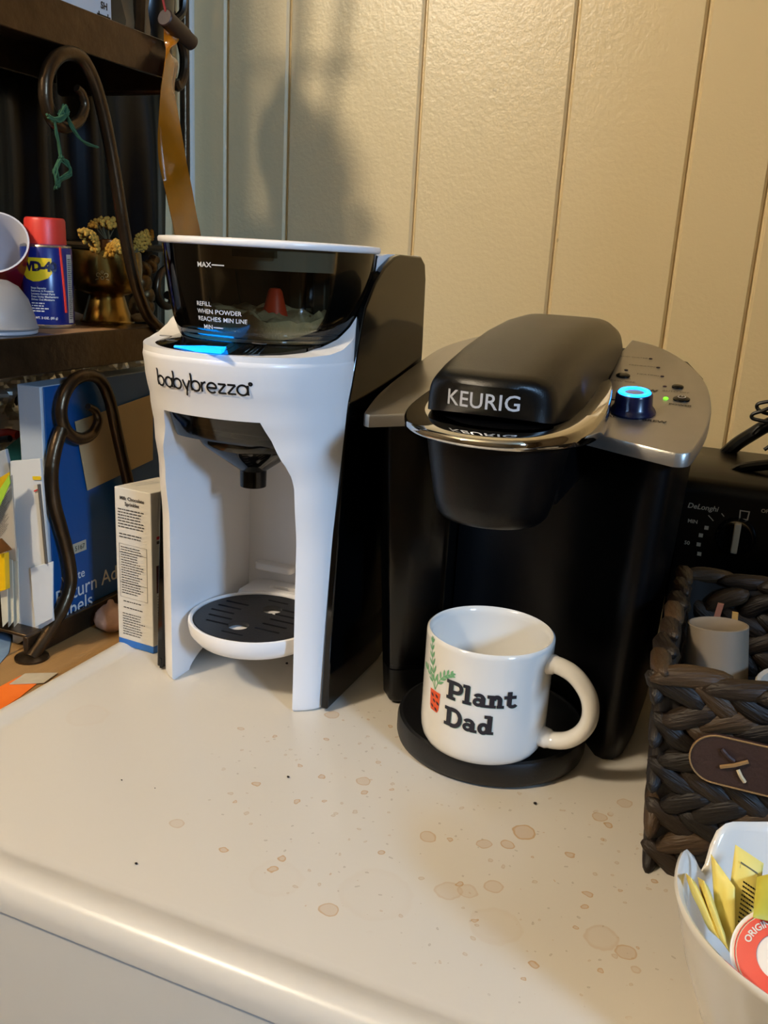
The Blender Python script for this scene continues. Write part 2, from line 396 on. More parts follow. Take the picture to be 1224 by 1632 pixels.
# black plastic sheet with hanging folds, over the left wall
def sheet(y0, y1, z0, z1, x, amp, f, ny=70, nz=60):
    bm = BM(); g = {}
    for side in (0, 1):
        for i in range(ny+1):
            for k in range(nz+1):
                y = y0+(y1-y0)*i/ny; z = z0+(z1-z0)*k/nz
                g[side, i, k] = bm.verts.new((x+f(y, z)*amp-side*.001, y, z))
        for i in range(ny):
            for k in range(nz): bm.faces.new([g[side, a, b] for a, b in ((i, k), (i+1, k), (i+1, k+1), (i, k+1))])
    return bm
bs = sheet(.605, 1.064, -.005, 1.2, XL+.014, .012, lambda y, z: math.sin(y*70+2*noise.noise((y*4, z*1.5, 0)))*.5+noise.noise((y*22, z*3, 3))*.7)
tag(add('black_plastic_sheet', bs, M('black_plastic_film', '#040405', .26, var=.3, spec=.28), smooth=60, org=(XL+.01, .8, 0)), 'black plastic sheet hanging in folds behind the iron rack', 'sheet')
fo = sheet(.68, 1.02, .10, .272, XL+.045, .018, lambda y, z: noise.noise((y*45, z*45, 1))+.5*noise.noise((y*110, z*110, 5)), 80, 46)
tag(add('foil_sheet', fo, M('crumpled_foil', '#d6d0c2', .34, .7, var=.05), smooth=12, org=(XL+.03, .85, .1)), 'crumpled silver foil lining below the middle rack shelf', 'foil')

# ================================================================== FORMULA MAKER (white and black, smoky hopper)
BX = -.383
wht = M('white_abs', '#f3f0ee', .28, var=.015, vscale=8)
blk = M('gloss_black', '#050505', .08, var=.2)
satin = M('satin_black', '#0d0d0e', .38, var=.25, bump=.08, bscale=900)
smk = smoky('smoky_plastic', '#e8e2d6', .06)
smk2 = smoky('smoky_dark', '#66625a', .06)
ink = M('black_ink', '#0b0b0c', .4); white_ink = M('white_ink', '#d9d6cf', .5)
bz = thing('formula_maker', 'white and black baby formula maker with smoky powder hopper', 'formula maker', (BX, .70, 0))
YF = [(0, .611), (.15, .610), (.20, .603), (.235, .591), (.262, .580), (.285, .571), (.305, .566)]
RX = [(0, .0860), (.17, .0862), (.25, .0878), (.30, .0886)]
NN = [(0, 2.6), (.18, 2.6), (.27, 2.25)]
YC = .66
def bz_loop(z, ins=0, N=56):
    rx, yf, n = lerp(RX, z)-ins, lerp(YF, z)+ins, lerp(NN, z); out = []
    for k in range(N+1):
        t = PI*k/N; c, s = math.cos(t), math.sin(t)
        out.append(Vector((BX+rx*math.copysign(abs(c)**(2/n), c), YC-(YC-yf)*abs(s)**(2/n), z)))
    hw = .0828-ins
    return out+[Vector((BX-hw, .676, z)), Vector((BX-hw, .81, z)), Vector((BX+hw, .81, z)), Vector((BX+hw, .676, z))]
def bz_face(x, z, lift=.0004):
    rx, yf, n = lerp(RX, z), lerp(YF, z), lerp(NN, z); d = min(.999, abs(x-BX)/rx)
    return Vector((x, YC-(YC-yf)*(1-d**n)**(1/n)-lift, z))
bm = BM()
zs = [(0, .003), (.0015, .0008), (.004, 0)]+[(.02+.28*k/34, 0) for k in range(35)]+[(.3035, .0008), (.3060, .0030)]
loops = [bz_loop(z, i) for z, i in zs]
loops.append([Vector((p.x+(BX-p.x)*.10, p.y+(.67-p.y)*.10, .3085)) for p in loops[-1]])
loft(bm, loops)
shell = add('front_shell', bm, wht, bz)
# cavity with sloped shoulders, and the arch under the sides
cav = [(-.062, -.03), (-.062, .192), (-.0616, .203), (-.0603, .213), (-.0575, .222), (-.0548, .2275), (-.0525, .233), (-.044, .2575), (.044, .2575), (.0525, .233), (.0548, .2275), (.0575, .222), (.0603, .213), (.0616, .203), (.062, .192), (.062, -.03)]
c1 = prism(BM(), [(BX+x, z) for x, z in cav], 'y', .50, .755)
ar = [(.740+.094*math.cos(a*PI/24), -.004+.026*math.sin(a*PI/24)) for a in range(0, 25)]+[(.646, -.03), (.834, -.03)]
c2 = prism(BM(), ar, 'x', BX-.2, BX+.2)
cut(shell, [c1, c2], 40)
b_ = shell.modifiers.new('bevel', 'BEVEL'); b_.width = .0022; b_.segments = 3; b_.limit_method = 'ANGLE'; b_.angle_limit = math.radians(50)
# rear housing that cradles the hopper
HC = (BX+.003, .674)
HR = [(.305, .0655), (.3125, .0680), (.320, .0728), (.332, .0778), (.350, .0815), (.370, .0842), (.392, .0862)]
HY = [(.305, .0745), (.3125, .0752), (.320, .0765), (.332, .0785), (.350, .0805), (.370, .0828), (.392, .0852)]
def hlin(tab, z):
    for (a, u), (b, v) in zip(tab, tab[1:]):
        if z <= b: return u+(v-u)*(z-a)/(b-a)
    return tab[-1][1]
def hop(z, ins): return [Vector((x, y, z)) for x, y in sell(HC[0], HC[1], hlin(HR, z)-ins, hlin(HY, z)-ins, 2.2, 80)]
def hsolid(z): return [Vector((v.x, v.y, z)) for v in bz_loop(.30, .0006)]
rhb = BM(); loft(rhb, [hsolid(.302), hsolid(.3875)]); rh = add('rear_housing', rhb, wht, bz, smooth=30)
slope = [(.5, .3082), (.600, .3084), (.625, .3098), (.642, .3130), (.656, .3190), (.668, .3290), (.679, .3440), (.690, .3630), (.702, .3770), (.716, .3845), (.735, .3868), (.9, .3868), (.9, .5), (.5, .5)]
sl = prism(BM(), slope, 'x', BX-.2, BX+.2)
bmc = BM(); loft(bmc, [[Vector((v.x, v.y, z)) for v in hop(z, -.0012)] for z in (.29, .312, .316, .32, .328, .336, .348, .36, .375, .39, .41)])
cut(rh, [sl, bmc], 30)
# black side and rear panels
side = [(.634, .003), (.6375, .08), (.6425, .162), (.648, .23), (.653, .271), (.665, .31), (.678, .344), (.696, .364), (.714, .376), (.735, .3845), (.75, .387), (.80, .3865), (.812, .380), (.8165, .366), (.82, .30), (.815, .15), (.80, .045), (.775, .012), (.75, .003)]
for s in (-1, 1):
    a, b = sorted((BX+s*.0822, BX+s*.0891)); add('side_panel', prism(BM(), side, 'x', a, b), blk, bz, bevel=.0015, smooth=40)
rp = BM(); prism(rp, rrect(BX-.083, BX+.083, .806, .819, .005), 'z', .02, .376); add('rear_panel', rp, blk, bz)
# smoky hopper, open inside, with a white rim and lid
bm = BM()
loft(bm, [hop(.3105, .006), hop(.3125, .001), hop(.316, 0)]+[hop(.32+.0675*k/8, 0) for k in range(9)]+[hop(.3875, .002)]+[hop(.386-.0675*k/8, .002) for k in range(9)]+[hop(.3145, .006)], True, True)
hp = add('hopper', bm, smk, bz, smooth=50)
bm = BM(); loft(bm, [hop(.3862, -.0006), hop(.3862, -.0020), hop(.3875, -.0030), hop(.3902, -.0030), hop(.3915, -.0018), hop(.392, .006), hop(.3925, .03)]); add('lid', bm, wht, bz, smooth=50)
bm = BM(); loft(bm, [hop(.3862, .0035), hop(.3700, .0045), hop(.3700, .0058), hop(.3862, .0052)], False, False)
add('lid_skirt', bm, M('lid_skirt_plastic', '#8f8a80', .4), bz, smooth=50)
# powder heap inside
bm = BM(); G = 34; gv = {}
lp_ = [hop(.3150, .0028), hop(.3200, .0028), hop(.3260, .0028), hop(.3320, .0028)]
rows = loft(bm, lp_, True, False)
pts = [[Vector((HC[0]+(p.x-HC[0])*f, HC[1]+(p.y-HC[1])*f, .3335+.008*noise.noise((p.x*f*60+9, p.y*f*60, 2))+.004*noise.noise((p.x*f*180, p.y*f*180, 6))+.004*(1-f))) for p in lp_[-1]] for f in (1, .93, .86, .78, .7, .6, .5, .38, .25, .1)]
prev = rows[-1]
for l in pts:
    cur = [bm.verts.new(p) for p in l]
    for i in range(len(cur)): j = (i+1) % len(cur); bm.faces.new((prev[i], prev[j], cur[j], cur[i]))
    prev = cur
bm.faces.new(prev)
add('milk_powder', bm, M('milk_powder', '#d8cba6', .9, var=.1, vscale=60, bump=.4, bscale=500), bz, smooth=60)
bm = BM(); lathe(bm, [(.0125, .318), (.0115, .33), (.0075, .346), (.0058, .353), (.0042, .3555), (.001, .356)], (BX+.022, .648, 0), 24)
add('mixing_cone', bm, M('orange_plastic', '#d8492a', .45), bz, label='orange mixing cone inside the hopper')
bm = BM(); box(bm, BX+.006, BX+.018, .7, .712, .314, .384); box(bm, BX+.034, BX+.046, .69, .70, .314, .384); add('hopper_baffle', bm, M('dark_baffle', '#3a362e', .4), bz, bevel=.002)
bm = BM(); box(bm, BX-.070, BX+.072, .728, .732, .315, .372); add('hopper_divider', bm, MATS['dark_baffle'], bz, bevel=.001)
def hop_map(a, z, lift=.0006):   # a = arc length from the front centre line
    rx, ry = hlin(HR, z)+lift, hlin(HY, z)+lift
    t = -PI/2+a/.082; c, s = math.cos(t), math.sin(t); n = 2.2
    return Vector((HC[0]+rx*math.copysign(abs(c)**(2/n), c), HC[1]+ry*math.copysign(abs(s)**(2/n), s), z))
def hop_text(s, a, z, size): lay('hopper_lettering', text_polys(s, size, .00006, align='LEFT'), lambda u, v: hop_map(a+u, z+v), white_ink, bz)
hop_text('MAX', -.0140, .3715, .0052); lay('hopper_lettering', strokes([[(0, 0), (.008, 0)]], .0009), lambda u, v: hop_map(-.0025+u, .3718+v), white_ink, bz)
for i, s in enumerate(('REFILL', 'WHEN POWDER', 'REACHES MIN LINE')): hop_text(s, -.0180, .3425-.0056*i, .0047)
hop_text('MIN', -.0135, .3252, .0047); lay('hopper_lettering', strokes([[(0, 0), (.007, 0)]], .0009), lambda u, v: hop_map(-.0045+u, .3252+v), white_ink, bz)
bm = BM()
lv = [[hop_map(a, z, l) for a in (.012, .020, .028, .036, .044)] for z, l in ((.379, .0003), (.379, .0022), (.3845, .0022), (.3845, .0003))]
loft(bm, [[r[i] for r in lv] for i in range(5)]); add('hopper_latch', bm, smoky('clear_latch', '#cfcabd', .15), bz)
# control strip: black crescent in front of the hopper
bm = BM(); A0, A1, NS = -168, -22, 60; L0, L1 = [], []
top, bot = [], []
for k in range(NS+1):
    t = math.radians(A0+(A1-A0)*k/NS); e = k/NS
    tp = min(1, e*9, (1-e)*2.6); tp = math.sin(tp*PI/2)
    rx0, ry0, rx1, ry1 = .0705, .0770, .0705+.0135*tp+.0002, .0770+.0245*tp+.0002
    ci = Vector((HC[0]+rx0*math.cos(t), HC[1]+ry0*math.sin(t), .3146)); co = Vector((BX+rx1*math.cos(t), .672+ry1*math.sin(t), .3146-.0060*tp))
    top.append((ci, co)); 
for k in range(NS):
    (a, b), (c, d) = top[k], top[k+1]; dn = Vector((0, 0, -.006))
    q = [bm.verts.new(p) for p in (a, b, d, c, a+dn, b+dn, d+dn, c+dn)]
    for f in ((0, 1, 2, 3), (0, 4, 5, 1), (3, 2, 6, 7), (1, 5, 6, 2)): bm.faces.new([q[i] for i in f])
bmesh.ops.remove_doubles(bm, verts=bm.verts, dist=1e-5)
cp = add('control_strip', bm, blk, bz, smooth=30)
def strip(px, py, lift=.0005):   # a point on the sloping strip
    p = at_z(px, py, .3115)
    for _ in range(4):
        e = min(1, max(0, ((p.x-HC[0])**2/.0705**2+(p.y-HC[1])**2/.077**2)**.5-1)/.30); p = at_z(px, py, .3148-.006*e+lift)
    return p
bm = BM(); q = [strip(*c, .0012) for c in ((289, 541.5), (369, 547.5), (352, 557.5), (277, 551.5))]; dn = Vector((0, 0, -.003))
loft(bm, [[p+dn for p in q], q]); add('display', bm, M('display_glow', '#0a7fe0', .2, emit='#1090ff', estr=2.6), cp, smooth=0, label='glowing blue display')
for px, py in ((259, 528), (265, 536), (276, 543), (384, 551), (413, 548), (443, 545)):
    c = strip(px, py); bm = BM(); tube(bm, [c+Vector((.0062*math.cos(t*PI/10), .0034*math.sin(t*PI/10), .0004)) for t in range(20)], .00022, 5, closed=True)
    add('button', bm, M('button_line', '#77736c', .4), cp)
# brand lettering, drawn as round monoline strokes
def mono():
    r, x, Ls = .5, 0, []
    def o(cx): Ls.append(arc(cx, r, r, 0, 360, 20))
    for ch in 'babybrezza':
        if ch == 'b': Ls.append([(x, 1.75), (x, 0)]); o(x+.5); x += 1.22
        elif ch == 'a': o(x+.5); Ls.append([(x+1, 1.0), (x+1, 0)]); x += 1.22
        elif ch == 'y': Ls.append([(x, 1.0), (x+.42, .02)]); Ls.append([(x+.84, 1.0), (x+.2, -.65)]); x += 1.05
        elif ch == 'r': Ls.append([(x, 1.0), (x, 0)]); Ls.append(arc(x+.5, .5, .5, 180, 95, 6)); x += .62
        elif ch == 'e': Ls.append([(x+.02, .5)]+[(x+.98, .5)]+arc(x+.5, .5, .5, 0, 315, 20)); x += 1.17
        elif ch == 'z': Ls.append([(x, .95), (x+.8, .95)]); Ls.append([(x+.8, .95), (x, .05)]); Ls.append([(x, .05), (x+.82, .05)]); x += .97
    Ls.append(arc(x+.02, 1.15, .12, 0, 360, 10))
    return strokes(Ls, .2), x
ml, mw_ = mono(); sc_ = .083/mw_
lay('brand_lettering', ml, lambda u, v: bz_face(BX-.0415+u*sc_, .2795+v*sc_-.0003, .0007), ink, bz, sub=2)
# smoky visor under the head, funnel and nozzle
bm = BM()
def vz(hw, yf, z, yb=.715): return [Vector((BX+hw*math.sin(a*PI/2), yf+(.012*(1-math.cos(a*PI/2))), z)) for a in [k/8-1 for k in range(17)]]+[Vector((BX+hw, yb, z)), Vector((BX-hw, yb, z))]
loft(bm, [vz(.0505, .604, .2335), vz(.0500, .6015, .236), vz(.0435, .5835, .2568), vz(.0430, .584, .2572)])
add('visor', bm, smoky('smoky_visor', '#5b564c', .08), bz, smooth=40)
bm = BM(); box(bm, BX-.040, BX+.040, .62, .71, .238, .2565); add('mixing_chamber', bm, M('dark_chamber', '#2a2722', .3), bz, bevel=.004)
FC = (BX, .655, 0)
bm = BM(); lathe(bm, [(.046, .236), (.0465, .229), (.0435, .2245), (.0130, .2025), (.0116, .2015), (.0113, .1872), (.0095, .1872), (.0098, .2015), (.0420, .2265), (.044, .236)], FC, 48, False, False)
add('funnel', bm, smk2, bz, smooth=45)
bm = BM(); lathe(bm, [(.038, .2355), (.010, .206), (.0085, .206), (.02, .2355)], FC, 32, False, False); add('funnel_liner', bm, MATS['dark_chamber'], bz)
# drip tray with its black grate
TC = (BX, .664, .001)
bm = BM(); lathe(bm, [(.001, .0395), (.046, .0395), (.0545, .0425), (.0600, .049), (.0617, .0575), (.0612, .0605), (.0597, .0612), (.0577, .0603), (.0570, .054), (.001, .054)], TC, 72)
tr = add('drip_tray', bm, wht, bz, smooth=45)
bm = BM(); prism(bm, rrect(BX-.050, BX+.050, .705, .7548, .012), 'z', .036, .0625); ob = add('tray_bracket', bm, wht, bz, bevel=.003)
cut(ob, [prism(BM(), rrect(BX-.026, BX+.030, .731, .739, .0035), 'z', .05, .09), lathe(BM(), [(.0618, .03), (.0618, .09)], TC, 64)])
bm = BM(); lathe(bm, [(.0557, .0560), (.0562, .0565), (.0562, .0592), (.0557, .0598)], TC, 72); gr = add('grate', bm, M('grate_black', '#15161a', .42, bump=.1, bscale=700), bz)
cs = BM()
for sx in (-1, 1):
    for i, yy in enumerate((-.026, -.014, -.002, .010, .022)):
        cx = TC[0]+sx*(.030-abs(yy)*.25)-.002*i; cy = TC[1]+yy+(0.004 if sx > 0 else -.002)
        loft(cs, [[Vector((x, y, z)) for x, y in rrect(cx-.0125, cx+.0125, cy-.0015, cy+.0015, .001, 2)] for z in (.05, .066)])
for cy in (-.042, .041): loft(cs, [[Vector((x, y, z)) for x, y in rrect(TC[0]-.011, TC[0]+.011, TC[1]+cy-.0011, TC[1]+cy+.0011, .001, 2)] for z in (.05, .066)])
for cx, cy in ((-.004, -.025), (.004, .022)): lathe(cs, [(.0095, .05), (.0095, .066)], (TC[0]+cx, TC[1]+cy, 0), 24)
cut(gr, [cs], 35)
a = at_y(412, 893, .752); b = at_y(470, 912, .752)
bm = BM(); prism(bm, rrect(a.x, b.x, .742, .7555, .005), 'z', b.z-.001, b.z+.006); add('level_peg', bm, wht, bz, bevel=.0012)
bm = BM(); box(bm, BX-.0860, BX-.0838, .6340, .6435, .002, .012); add('side_foot', bm, blk, bz)

# ================================================================== SINGLE-CUP COFFEE BREWER (black and silver)
KX = -.160
silver = M('brushed_silver', '#a9a59d', .34, .85, var=.06, vscale=60, bump=.05, bscale=700)
chrome = M('chrome', '#d8d6d2', .05, 1, var=.02)
kblk = M('brewer_black', '#040405', .34, spec=.3, var=.3, bump=.1, bscale=1200)
kb = thing('coffee_brewer', 'black and silver single-cup coffee brewer with chrome handle', 'coffee brewer', (KX, .80, 0))
W0, WT = .2625, .185
def wz(y): return W0+WT*(y-.655)
wn_ = Vector((0, -WT, 1)).normalized()
def wp(px, py): return at_pl(px, py, (0, .655, W0), wn_)
# body with the hollow front that the cup stands in
right = [(.100, .669), (.1075, .672), (.112, .682), (.116, .72), (.118, .80), (.112, .87), (.095, .92), (.06, .948), (0, .955), (-.052, .955)]
front = [(-.052, .90), (-.052, .715), (-.048, .725), (-.03, .742), (0, .748), (.03, .742), (.052, .728), (.070, .708), (.086, .683), (.093, .672)]
plan = right+front
bm = BM(); loops = []
for k in range(13):
    t = k/12; fl = 1+.09*t**1.3
    l = []
    for x, y in plan:
        xx = KX+(x*fl if x > .06 else x); zt = wz(y)-.0095
        l.append(Vector((xx, y, .004+(zt-.004)*t)))
    loops.append(l)
loops.insert(0, [Vector((v.x*.98+KX*.02, v.y*.98+.8*.02, .0)) for v in loops[0]])
loft(bm, loops); add('body', bm, kblk, kb, smooth=50)
# water reservoir: smoky tank in front of a black sleeve
rplan = [(-.2855, .70), (-.2790, .683), (-.2660, .674), (-.2400, .680), (-.2160, .696), (-.2135, .71), (-.2135, .92), (-.235, .935), (-.262, .915), (-.285, .86), (-.292, .78)]
def rl(z, ins=0, cx=-.25, cy=.80):
    t = z/.262; out = []
    for x, y in smoothpath([(a, b, 0) for a, b, in rplan], 4, True) and [(v.x, v.y) for v in smoothpath([(a, b, 0) for a, b in rplan], 4, True)]:
        xx = x+(1-t)*.020*min(1, max(0, (-.235-x)/.04)); yy = y
        d = Vector((cx-xx, cy-yy)); d = d.normalized()*ins if ins else Vector((0, 0))
        out.append(Vector((xx+d.x, yy+d.y, z)))
    return out
bm = BM(); loft(bm, [rl(.0005, .006), rl(.0035, .002), rl(.006, .0005), rl(.034, 0), rl(.0345, .001)]); add('reservoir_base', bm, kblk, kb, smooth=45)
bm = BM(); zs = [.0352+.2168*k/12 for k in range(13)]
loft(bm, [rl(.0352, .002)]+[rl(z) for z in zs]+[rl(z, .0022) for z in reversed(zs[1:])]+[rl(.038, .0022)], True, True)
add('water_reservoir', bm, smoky('reservoir_smoke', '#8f8776', .22), kb, smooth=45)
bm = BM(); loft(bm, [rl(.0385, .003), rl(.137, .003)]); add('water', bm, smoky('tank_water', '#777068', .03), kb, smooth=45)
bm = BM(); box(bm, -.268, -.218, .80, .90, .036, .245); add('reservoir_core', bm, M('tank_core', '#2e281c', .5), kb, bevel=.006)
# silver shoulders
def wing(name, pts, extra=None):
    pl = [(v.x, v.y) for v in pts]
    bm = BM(); lo, mid, hi, hi2 = [], [], [], []
    c = Vector((sum(p[0] for p in pl)/len(pl), sum(p[1] for p in pl)/len(pl)))
    def ins(p, d): q = (c-Vector(p)); q = q.normalized()*d; return p[0]+q.x, p[1]+q.y
    for d, dz in ((0, -.0105), (0, -.0022), (.0009, -.0006), (.0028, 0)):
        hi.append([Vector((*ins(p, d), 0)) for p in pl])
        for v in hi[-1]: v.z = wz(v.y)+dz
    loft(bm, hi); return add(name, bm, silver, kb, smooth=28)
rw = [Vector(p).to_3d() for p in ((-.110, .676), (-.074, .664), (-.040, .6535), (-.032, .656), (-.0275, .667), (-.0225, .720), (-.0245, .775), (-.034, .83), (-.055, .885), (-.085, .930), (-.115, .950), (-.118, .90), (-.113, .80), (-.1085, .70))]
lw = [Vector(p).to_3d() for p in ((-.2130, .676), (-.246, .668), (-.276, .6535), (-.2815, .656), (-.2835, .664), (-.2895, .700), (-.2922, .745), (-.2922, .80), (-.288, .86), (-.270, .905), (-.240, .945), (-.206, .955), (-.204, .90), (-.209, .80))]
def dense(pts, a, b, n=5):   # smooth only the run a..b
    seg = smoothpath(pts[a:b+1], n); return pts[:a]+seg+pts[b+1:]
wing('right_shoulder', dense(rw, 2, 10)); wing('left_shoulder', dense(lw, 2, 11))
# lid: domed black top, lofted front to back
def lidsec(y, hw, zb, zt, cx, n=34, e=5.0):
    out = []
    for k in range(n+1):
        t = PI*k/n; c, s = math.cos(t), math.sin(t)
        out.append(Vector((cx+hw*(1+.07*(1-abs(s)))*math.copysign(abs(c)**(2/e), c), y, zb+(zt-zb)*abs(s)**(2/e))))
    return out
bm = BM()
LS = [(.5800, .030, .2835, .3015), (.5775, .037, .2825, .3050), (.5785, .0405, .282, .3080), (.583, .0428, .2815, .3112), (.594, .0438, .281, .3135), (.62, .0447, .28, .3190), (.66, .0452, .278, .3280),
      (.71, .0455, .278, .3365), (.76, .0455, .28, .3415), (.81, .0450, .285, .3430), (.86, .0440, .29, .3405), (.895, .0425, .295, .3345), (.92, .040, .298, .325), (.93, .036, .30, .316)]
def bow(l, y):   # the front face is gently curved in plan
    return [Vector((v.x, v.y+.020*((v.x-KX+.003)/.045)**2*max(0, 1-(y-.5775)/.05), v.z)) for v in l]
loft(bm, [bow(lidsec(y, hw, zb, zt, KX-.003+.004*(y-.58)), y) for y, hw, zb, zt in LS])
lid = add('brew_lid', bm, M('lid_black', '#070707', .32, spec=.4, var=.2, bump=.12, bscale=1300), kb, smooth=42)
def lid_face(u, v):
    return Vector((KX-.003+u, .5772-.0006+.020*(u/.045)**2, .2945+v))
lay('brand_lettering', text_polys('KEURIG', .0150, .00012, 1.02), lid_face, M('silver_ink', '#c9cbd0', .35, .3), lid, sub=1)
# neck and bucket of the brew head
bm = BM(); box(bm, KX-.045, KX+.046, .63, .76, .215, .276); add('brew_neck', bm, kblk, kb, bevel=.006)
bm = BM(); lathe(bm, [(.001, .2065), (.030, .2068), (.0365, .2085), (.0400, .2125), (.0430, .2230), (.0478, .2480), (.0505, .2640), (.051, .2695), (.03, .2695)], (-.157, .6085, 0), 64)
add('brew_head', bm, kblk, kb, smooth=45)
bm = BM(); lathe(bm, [(.050, .269), (.0525, .270), (.050, .2785), (.02, .279)], (-.158, .612, 0), 48); add('head_collar', bm, kblk, kb)
# chrome handle: a horseshoe that climbs into a paddle on the right
HS = [  # outer xy, inner xy, z top outer, z top inner, z bottom
    ((-.2290, .740), (-.2080, .740), .2960, .2965, .2800), ((-.2330, .695), (-.2080, .692), .2880, .2890, .2755), ((-.2340, .655), (-.2075, .652), .2825, .2835, .2715), ((-.2300, .617), (-.2040, .620), .2790, .2805, .2695),
    ((-.2200, .586), (-.1960, .599), .2765, .2800, .2690), ((-.2030, .561), (-.1840, .583), .2762, .2797, .2690), ((-.1780, .547), (-.1700, .573), .2760, .2795, .2688), ((-.1530, .543), (-.1540, .5705), .2762, .2795, .2688),
    ((-.1285, .549), (-.1380, .574), .2770, .2795, .2688), ((-.1110, .566), (-.1240, .583), .2785, .2800, .2690), ((-.0980, .587), (-.1150, .599), .2815, .2815, .2690), ((-.0905, .612), (-.1095, .617), .2865, .2845, .2695),
    ((-.0885, .640), (-.1065, .640), .2925, .2885, .2705), ((-.0905, .668), (-.1045, .664), .2985, .2930, .2720), ((-.0945, .692), (-.1045, .686), .3025, .2975, .2745), ((-.0985, .704), (-.1045, .700), .3030, .3000, .2800)]
loops = []
for (o, i, zo, zi, zb) in HS:
    oo, ii = Vector(o), Vector(i); d = (ii-oo)
    P = lambda f, z: Vector((oo.x+d.x*f, oo.y+d.y*f, z))
    loops.append([P(.0, zb+.0015), P(-.03, (zb+zo)/2), P(0, zo-.0012), P(.06, zo), P(.5, (zo+zi)/2+.0002), P(.94, zi), P(1, zi-.001), P(1, zb+.0015), P(.9, zb), P(.1, zb)])
LL = []
for k in range(10):
    LL.append(smoothpath([l[k] for l in loops], 4))
loops = [[LL[k][j] for k in range(10)] for j in range(len(LL[0]))]
bm = BM(); loft(bm, loops); add('handle', bm, chrome, kb, smooth=50, label='polished chrome lift handle')
# drip tray
bm = BM(); lathe(bm, [(.001, .0), (.074, 0), (.0775, .0025), (.0785, .006), (.0785, .0175), (.0772, .0215), (.0745, .0225), (.072, .0205), (.001, .0205)], (-.155, .6615, 0), 72)
add('drip_tray', bm, M('tray_black', '#101011', .45, bump=.1, bscale=900), kb, smooth=40)
# controls on the right shoulder
def wing_fr(p, lift=.0004): return frame(p+wn_*lift, (1, 0, 0), (0, 1, WT))
def pod(name, px, py, r, h, mat, up=.6, label=None):
    p = wp(px, py); q = Vector((0, 0, 1)).rotation_difference(wn_).to_matrix().to_4x4()
    bm = lathe(BM(), [(r, -.001), (r, h*.5), (r*.8, h*.85), (r*up*.6, h), (.0001, h*1.02)], (0, 0, 0), 20, mtx=Matrix.Translation(p) @ q)
    return add(name, bm, mat, kb, label=label)
bl_btn = M('button_black', '#050505', .25, spec=.25)
for px, py, r in ((993, 599.5, .0062), (1080, 617.5, .0050), (1086, 637, .0068)): b_ = pod('button', px, py, r, .0022, bl_btn)
for px, py in ((998, 590), (1037, 572), (1049, 586), (1055.5, 600), (1059.5, 616), (977, 637)): pod('indicator', px, py, .0017, .0008, M('indicator_dark', '#24101a', .3))
pod('indicator', 1061, 635.5, .0020, .0012, M('indicator_green', '#5fdc28', .3, emit='#62ff20', estr=2.5), label='lit green power light')
q = Vector((0, 0, 1)).rotation_difference(wn_).to_matrix().to_4x4(); kp = wp(1008, 657)
T = Matrix.Translation(kp) @ q
bm = lathe(BM(), [(.0175, -.001), (.0180, .0015), (.0165, .0040), (.0148, .0060), (.0143, .0150), (.0136, .0163), (.0122, .0166), (.0122, .0150), (.0001, .0150)], (0, 0, 0), 40, mtx=T)
kn = add('knob', bm, M('knob_blue_black', '#0a1030', .25), kb, smooth=40)
bm = lathe(BM(), [(.0126, .0147), (.0128, .0166), (.0120, .0177), (.0088, .0177), (.0075, .0166), (.0075, .0147)], (0, 0, 0), 40, False, False, mtx=T)
add('light_ring', bm, M('ring_glow', '#1080ff', .3, emit='#1088ff', estr=5.5), kn, label='glowing blue brew ring')
bm = lathe(BM(), [(.0076, .0150), (.0076, .0165), (.006, .0169), (.0001, .0170)], (0, 0, 0), 24, mtx=T); add('knob_cap', bm, M('knob_cap', '#8f94a8', .4, .4), kn)
def wtext(s, px, py, size, bold=0, mat=None, align='CENTER'): lay('control_lettering', text_polys(s, size, bold, align=align), wing_fr(wp(px, py)), mat or ink, kb)
wtext('ADD WATER', 1010, 570, .0046); wtext('PREHEATING', 1026, 584, .0046); wtext('HEATING', 1033, 598, .0046); wtext('BREW SIZE', 990, 608, .0050); wtext('AUTO OFF', 1077, 625, .0046); wtext('POWER', 1084, 646, .0052, .0001)
wtext('READY TO BREW', 1006, 667.5, .0068, .00015); wtext('brew', 1024, 621, .0120, .0004)
lay('control_lettering', strokes([arc(0, 0, .0024, 0, 360, 14), arc(.003, 0, .0012, -90, 90, 8), [(.0045, -.0016), (.0075, -.0016)]], .0009), wing_fr(wp(966, 632)), ink, kb)
lay('control_lettering', strokes([arc(0, 0, .0030, 130, 410, 14), [(0, .0008), (0, .0034)]], .0006), lambda u, v: wp(1086, 637)+wn_*.0026+Vector((u, v, WT*v)), white_ink, kb)

# ------------------------------------------------------------------ mug
MX, MY, MZ = -.1525, .6225, .0207
MR, MH = .0492, .0935
mug = thing('mug', 'white ceramic mug printed with Plant Dad and a potted palm', 'mug', (MX, MY, MZ))
cer = M('white_ceramic', '#e8e4dc', .12, var=.015, coat=.3)
prof = [(.001, .0015), (.034, .0012), (.0375, 0), (.0415, .0008), (.0453, .0032), (.0475, .0072), (.0487, .0125), (MR, .020), (MR, MH-.004), (MR-.0002, MH-.0012), (MR-.0017, MH), (MR-.0034, MH-.0012), (MR-.0040, MH-.006),
        (MR-.0042, .02), (MR-.0065, .012), (MR-.012, .0075), (.001, .0068)]
bm = lathe(BM(), prof, (MX, MY, MZ), 96); add('body', bm, cer, mug, smooth=60)
ha = math.radians(-7); hd = Vector((math.cos(ha), math.sin(ha), 0))
hp_ = smoothpath([Vector((MX, MY, MZ))+hd*r+Vector((0, 0, z)) for r, z in ((.0470, .0775), (.0560, .0785), (.0690, .0740), (.0800, .0620), (.0838, .0470), (.0800, .0325), (.0700, .0215), (.0580, .0170), (.0470, .0180))], 6)
